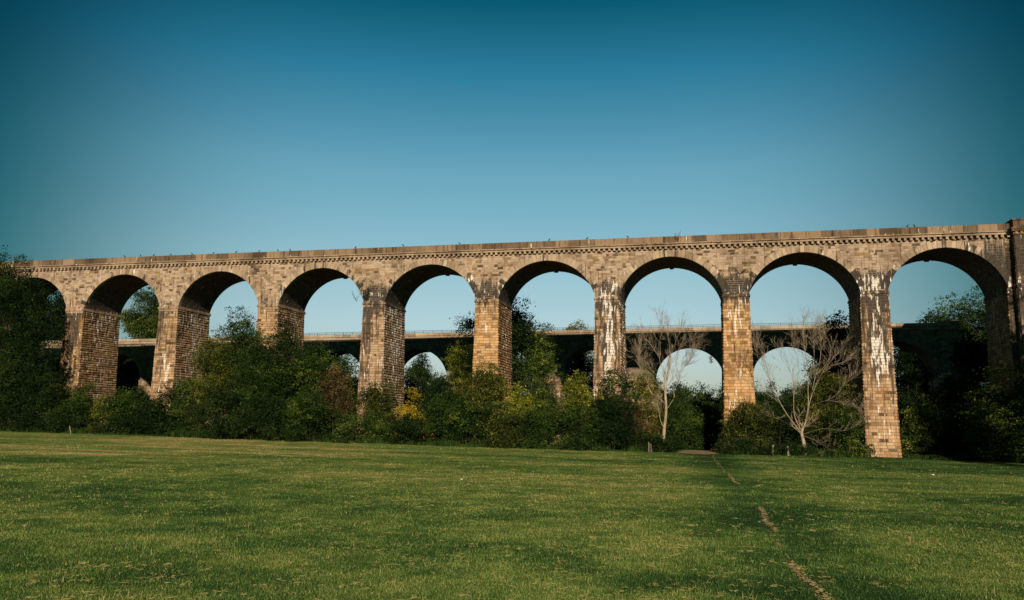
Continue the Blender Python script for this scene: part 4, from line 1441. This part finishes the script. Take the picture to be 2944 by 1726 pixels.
limbs1 = [
    ([(722, 1300), (735, 1180), (750, 1080), (757, 950), (748, 830), (746, 740), (772, 640), (790, 540), (800, 430)], .30, .085, .5),
    ([(800, 430), (790, 330), (772, 230), (765, 120)], .08, .018, .5),
    ([(735, 1160), (700, 1100), (688, 1020), (668, 930)], .13, .04, -.8),
    ([(757, 980), (800, 920), (842, 850), (828, 800), (860, 740), (890, 680), (890, 600), (930, 555), (985, 500), (1012, 420)], .12, .02, -1.5),
    ([(742, 910), (690, 868), (620, 830), (577, 760), (570, 690), (532, 640), (505, 570), (468, 500), (482, 420), (500, 330)], .12, .02, 1.2),
    ([(746, 770), (700, 680), (650, 620), (600, 570), (540, 540), (470, 440)], .085, .018, -2.0),
    ([(765, 660), (730, 580), (700, 530), (688, 450), (640, 380), (600, 320), (550, 260), (512, 205)], .09, .018, 1.8),
    ([(788, 560), (830, 480), (870, 400), (920, 330), (975, 275), (1025, 300)], .075, .016, -1.6),
    ([(800, 440), (840, 350), (860, 260), (900, 190), (910, 120)], .055, .014, 1.4),
    ([(690, 460), (700, 360), (690, 270), (720, 190), (700, 110)], .05, .014, -1.0),
    ([(842, 850), (830, 720), (820, 600), (870, 520), (960, 430)], .06, .014, 2.0),
]
bare_tree('dead_tree', 'slimmer bare dead tree with one pale trunk, between the sixth and seventh visible piers', limbs1, 3.516, 1700, 900, 103.5, 5, .3, 20, 1.9, 1.0)
limbs2 = [
    ([(716, 1395), (692, 1290), (668, 1200), (682, 1150)], .34, .2, .0),
    ([(668, 1200), (600, 1110), (530, 1020), (460, 900), (400, 770), (360, 680), (340, 560), (290, 440), (262, 320)], .15, .02, -1.0),
    ([(672, 1180), (600, 1050), (595, 900), (600, 760), (580, 640), (500, 520), (430, 400)], .14, .02, .9),
    ([(682, 1160), (712, 1080), (737, 930), (730, 800), (737, 650), (718, 520), (700, 400), (680, 260), (690, 160)], .16, .02, .2),
    ([(712, 1090), (740, 950), (770, 800), (805, 650), (850, 500), (858, 350), (835, 220)], .12, .018, 1.6),
    ([(740, 930), (800, 750), (880, 600), (960, 500), (1040, 420)], .085, .016, -1.4),
    ([(690, 1210), (800, 1170), (920, 1150), (1050, 1190), (1180, 1135), (1245, 1050)], .045, .012, -2.0),
    ([(695, 1225), (830, 1280), (885, 1320)], .05, .014, -1.6),
    ([(735, 960), (850, 900), (960, 890), (1080, 930), (1200, 960)], .045, .014, -2.2),
    ([(530, 1020), (455, 1065), (380, 1040)], .05, .014, -1.5),
    ([(400, 770), (330, 620), (255, 490), (225, 370)], .06, .015, 1.5),
    ([(600, 760), (650, 640), (640, 520), (600, 400), (590, 290)], .06, .015, -1.2),
    ([(735, 650), (790, 540), (790, 400), (770, 270), (800, 180)], .06, .015, -.8),
    ([(805, 650), (900, 560), (950, 450), (930, 330), (880, 240)], .06, .015, 2.2),
    ([(500, 950), (400, 860), (300, 800), (200, 740), (110, 690)], .05, .012, -1.8),
    ([(860, 610), (960, 560), (1060, 540), (1130, 500)], .045, .012, 1.0),
    ([(900, 900), (1020, 830), (1060, 740), (1140, 690)], .05, .012, -1.0),
]
bare_tree('dead_tree', 'wide bare dead tree fanning from a short trunk, left of the most white stained pier', limbs2, 3.28, 2100, 880, 106.0, 6, .34, 20, 2.0, 1.0)


# ================================================================== SMALL PLANTS ON THE STONE
def sprig(name, loc, h, w, label, pal, n=160, leaf=.11, cat='plant'):
    N_TREE[0] += 1
    rng = np.random.default_rng(2000 + N_TREE[0])
    root = tag(empty(name, loc), label, cat)
    st = Acc()
    tips = []
    for k in range(6):
        t = np.linspace(0, 1, 5)[:, None]
        tip = np.array([rng.uniform(-.5, .5) * w, rng.uniform(-.6, .1) * w * .5 - .1, h * rng.uniform(.5, 1)])
        st.tube(t * tip + np.array([0, -.05, 0]) * np.sin(t * 3.1), np.linspace(.02, .006, 5), 4)
        tips.append(tip)
    tips = np.array(tips)
    k = rng.integers(0, 6, n)
    pos = tips[k] * rng.uniform(.3, 1.05, n)[:, None] + rng.normal(0, .09, (n, 3)) * [1, .7, 1]
    v, q, t = leaf_quads(pos, unit(rng.normal(0, 1, (n, 3))), leaf, rng, rng.normal(.45, .2, n))
    st.build('stem', M_BARK, root)
    mesh_np('foliage', v, q, mat=LEAF[pal], parent=root, attrs={'tint': t})


p = at_depth(1950, 684, VY)
sprig('wild_sapling', (p[0], VY - .30, 28.05), 1.5, 1.1, 'spindly wild sapling sprouting from the viaduct parapet', 'olive', 60, .10)
p = at_depth(1056, 862, VY)
sprig('ivy_tuft', (p[0], VY - .12, ZI + .05), 2.2, 2.4, 'green tuft growing on the ledge above the fourth visible pier', 'dark', 260, .13)
p = at_depth(1038, 850, VY)
sprig('wild_sapling', (p[0] - .6, VY - .15, ZI + .05), 1.9, 1.6, 'thin sapling leaning into the arch left of the fourth pier top', 'mid', 60, .11)
p = at_depth(2128, 790, VY)
sprig('ivy_tuft', (p[0], VY - .10, ZI + 2.6), .9, 2.4, 'dry weed tuft high on the stained wall above the seventh visible pier', 'brown', 220, .10)
p = at_depth(2030, 900, 143)
for px, py, lab in ((2047, 1030, 'ivy strand hanging in the aqueduct arch beside the seventh pier'),):
    p = at_depth(px, py, 143.6)
    N_TREE[0] += 1
    rt = tag(empty('ivy_strand', tuple(p)), lab, 'ivy')
    rg = np.random.default_rng(44)
    n = 120
    pos = np.stack([rg.normal(0, .18, n) - .2, rg.normal(0, .1, n), rg.uniform(-.9, .5, n)], 1)
    v, q, t = leaf_quads(pos, unit(rg.normal(0, 1, (n, 3))), .16, rg, rg.normal(.4, .2, n))
    mesh_np('foliage', v, q, mat=LEAF['dark'], parent=rt, attrs={'tint': t})
    st = Acc()
    st.tube([(.15, .15, .8), (0, .05, .3), (-.2, 0, -.2), (-.22, 0, -.8)], [.03, .025, .02, .01], 4)
    st.build('stem', M_BARK, rt)


# ================================================================== TALL WEEDS AT THE HEDGE FOOT
def undergrowth():
    rng = np.random.default_rng(15)
    n = 60000
    px = rng.uniform(-60, 3010, n)
    edge = np.interp(px, [0, 750, 1450, 1900, 2144, 2545, 2944], [101.5, 99.5, 98.5, 101.5, 103.5, 107.5, 106.5])
    y = edge + rng.gamma(1.6, 1.3, n) - 1.0
    d = np.stack([ray(p, 1270) for p in px])
    x = d[:, 0] / d[:, 1] * y
    dens = fbm(x / 2.5, y / 2.5, 12, 3)
    keep = rng.random(n) < sstep(.3, .6, dens) * .9 + .1
    keep &= ~((px > 1950) & (px < 2068))
    keep &= ~((px > 2488) & (px < 2600) & (y > 107.0))
    x, y, dens = x[keep], y[keep], dens[keep]
    h = (.18 + .75 * sstep(.4, .7, dens)) * rng.uniform(.4, 1.15, len(x)) * np.where(x > 18, .6, 1)
    v, tr, ti = blades(x, y, h, rng.uniform(.07, .22, len(x)), rng.normal(.36, .18, len(x)) + .3 * (fbm(x / 4, y / 4, 17, 2) - .5), .5, rng)
    o = mesh_np('undergrowth', v, tris=tr, mat=LEAF['mid'], attrs={'tint': ti})
    tag(o, 'rough grass and nettles along the foot of the hedge', 'undergrowth', kind='stuff')


undergrowth()


# ================================================================== FENCE POSTS, PEBBLES, BIRDS
def post(px, py, y, h, w, lean, label, grp=None, square=True):
    p = at_depth(px, py, y)
    root = tag(empty('fence_post', (p[0], y, float(gz(p[0], y)))), label, 'fence post', grp)
    a = Acc()
    n = 4 if square else 8
    a.tube([(0, 0, -.2), (lean * h * .5, 0, h * .5), (lean * h * .96, 0, h * .96), (lean * h, 0, h)], [w, w, w * .97, w * .6], n)
    a.add([(lean * h - w * .4, -w * .4, h), (lean * h + w * .4, -w * .4, h), (lean * h + w * .4, w * .4, h), (lean * h - w * .4, w * .4, h)], [(0, 1, 2, 3)])
    a.build('post', M_POST, root)


post(2222, 1296, 103.2, 1.25, .13, .02, 'thicker pale fence post left of the wide dead tree')
post(2266, 1298, 103.6, 1.15, .11, -.03, 'pale fence post nearest to the trunk of the wide dead tree')
post(1865, 1275, 99.8, 1.2, .06, .02, 'thin upright stake left of the slimmer dead tree, the left of two')
post(1872, 1275, 99.9, .95, .055, -.04, 'thin upright stake left of the slimmer dead tree, the shorter right one')
post(204, 1251, 99.5, 1.1, .06, -.35, 'leaning grey stake at the foot of the left hedge', None, False)


def pebble(px, py, s, label):
    p = on_ground(px, py)
    rng = np.random.default_rng(int(px))
    me = bpy.data.meshes.new('stone')
    import bmesh
    bm = bmesh.new()
    bmesh.ops.create_icosphere(bm, subdivisions=2, radius=s)
    for v in bm.verts:
        v.co = Vector((v.co.x * 1.4, v.co.y, v.co.z * .6)) * float(rng.uniform(.8, 1.15))
    bm.to_mesh(me)
    bm.free()
    me.materials.append(M_PEBBLE)
    o = bpy.data.objects.new('stone', me)
    COL.objects.link(o)
    o.location = (p[0], p[1], float(gz(p[0], p[1])) + s * .35)
    tag(o, label, 'stone')


pebble(2682, 1360, .085, 'larger pale stone lying in the grass at the right')
pebble(2640, 1362, .04, 'tiny pale stone left of the larger one in the grass')
pebble(1327, 1390, .05, 'pale stone alone in the middle of the meadow')


def bird_mesh():
    a = Acc()
    # spine from tail tip over the back to the beak tip, perched at a slant
    sp = np.array([(-.15, 0, .0), (-.11, 0, .06), (-.06, 0, .13), (.0, 0, .18), (.05, 0, .235), (.075, 0, .275), (.10, 0, .305), (.125, 0, .31), (.15, 0, .305), (.20, 0, .295)])
    a.tube(sp, [.012, .03, .062, .075, .062, .043, .046, .04, .016, .003], 8)
    for s in (-1, 1):
        a.tube([(.0, s * .03, .13), (.01, s * .03, .06), (.0, s * .03, .0)], [.012, .008, .008], 5)
    o = a.build('bird', M_BIRD, smooth=True)
    return o


def top_point(px):
    """point on the front parapet top under a photo column"""
    lo, hi = 560.0, 800.0
    for _ in range(40):
        mid = .5 * (lo + hi)
        if at_depth(px, mid, VY + .2)[2] > ZD:
            lo = mid
        else:
            hi = mid
    return at_depth(px, lo, VY + .2)


BIRDS = [(358, 'black bird on the parapet, leftmost of the whole row'), (404, 'black bird on the parapet above the right side of the first whole arch'),
         (442, 'black bird on the parapet just left of the second visible pier'), (491, 'black bird on the parapet right above the second visible pier'),
         (552, 'black bird on the parapet above the left haunch of the second whole arch'), (614, 'black bird on the parapet just left of the second whole arch crown'),
         (679, 'black bird on the parapet just right of the second whole arch crown'), (745, 'black bird on the parapet just left of the third visible pier'),
         (799, 'left bird of the close pair right of the third visible pier'), (834, 'right bird of the close pair right of the third visible pier'),
         (1022, 'black bird on the parapet left of the fourth visible pier'), (1159, 'black bird on the parapet above the left haunch of the fourth whole arch'),
         (1321, 'black bird on the parapet above the right haunch of the fourth whole arch'), (1579, 'black bird on the parapet above the fifth whole arch crown'),
         (1688, 'black bird on the parapet left of the white streaked sixth visible pier'), (1805, 'black bird on the parapet right of the white streaked sixth visible pier'),
         (2609, 'left bird of the pair above the last arch at the right'), (2629, 'right bird of the pair above the last arch at the right')]
b0_ = bird_mesh()
for k, (px, lab) in enumerate(BIRDS):
    o = b0_ if k == 0 else b0_.copy()
    if k:
        COL.objects.link(o)
    p = top_point(px)
    o.location = (p[0], VY + .2, ZD)
    o.rotation_euler = (0, 0, random.Random(k).choice([0.2, 2.9, -.4, 3.4]))
    s = 1.0 + .15 * random.Random(k + 9).random()
    o.scale = (s, s, s)
    tag(o, lab, 'bird', 'birds perched along the viaduct parapet')

# ================================================================== LIGHT
EL, AZ = R(20.6), math.atan(.24)
to_sun = Vector((math.sin(AZ) * math.cos(EL), -math.cos(AZ) * math.cos(EL), math.sin(EL)))
sd = bpy.data.lights.new('sun', 'SUN')
sd.energy = 5.0
sd.angle = R(.53)
sd.color = (1.0, .84, .64)
sun = bpy.data.objects.new('sun', sd)
COL.objects.link(sun)
sun.rotation_euler = to_sun.to_track_quat('Z', 'Y').to_euler()

w = bpy.data.worlds.new('World')
SC.world = w
w.use_nodes = True
nt = w.node_tree
bg = nt.nodes['Background']
sky = nt.nodes.new('ShaderNodeTexSky')
sky.sky_type = 'NISHITA'
sky.sun_disc = False
sky.sun_elevation = EL
sky.sun_rotation = math.atan2(to_sun.x, to_sun.y)
sky.air_density = 1.0
sky.dust_density = .6
sky.ozone_density = 2.0
bg.inputs['Strength'].default_value = .086
# evening sky tint: deep teal high up, paler towards the skyline, lens vignette painted in towards both sides
tc = nt.nodes.new('ShaderNodeTexCoord')
sx = nt.nodes.new('ShaderNodeSeparateXYZ')
nt.links.new(tc.outputs['Generated'], sx.inputs[0])
tone = ramp(nt, [(0.0, (.56, .55, .64)), (.07, (.80, .78, .78)), (.12, (.95, .93, .84)), (.20, (.92, 1.05, .87)), (.302, (.66, 1.06, .90)), (.41, (.17, .78, .76)), (.49, (.003, .43, .42)), (1.0, (.003, .30, .33))], sx.outputs[2])
nv = nt.nodes.new('ShaderNodeVectorMath')
nv.operation = 'MULTIPLY'
nv.inputs[1].default_value = (1, 1, 0)
nt.links.new(tc.outputs['Generated'], nv.inputs[0])
nn_ = nt.nodes.new('ShaderNodeVectorMath')
nn_.operation = 'NORMALIZE'
nt.links.new(nv.outputs[0], nn_.inputs[0])
nd = nt.nodes.new('ShaderNodeVectorMath')
nd.operation = 'DOT_PRODUCT'
nd.inputs[1].default_value = (math.sin(YAW), math.cos(YAW), 0)
nt.links.new(nn_.outputs[0], nd.inputs[0])
side = maprange(nt, nd.outputs['Value'], .80, .985, 0.0, 1.0)
toned = mix_rgb(nt, 1.0, sky.outputs[0], tone, 'MULTIPLY')
nt.links.new(mix_rgb(nt, 1.0, toned, mix_rgb(nt, side, (.02, .26, .275), (1, 1, 1)), 'MULTIPLY'), bg.inputs[0])

SC.view_settings.view_transform = 'Standard'
SC.view_settings.look = 'None'
SC.view_settings.exposure = .22
SC.view_settings.gamma = 1
SC.cycles.max_bounces = 6
SC.cycles.diffuse_bounces = 3
SC.cycles.glossy_bounces = 2
SC.cycles.transmission_bounces = 3
SC.cycles.transparent_max_bounces = 6
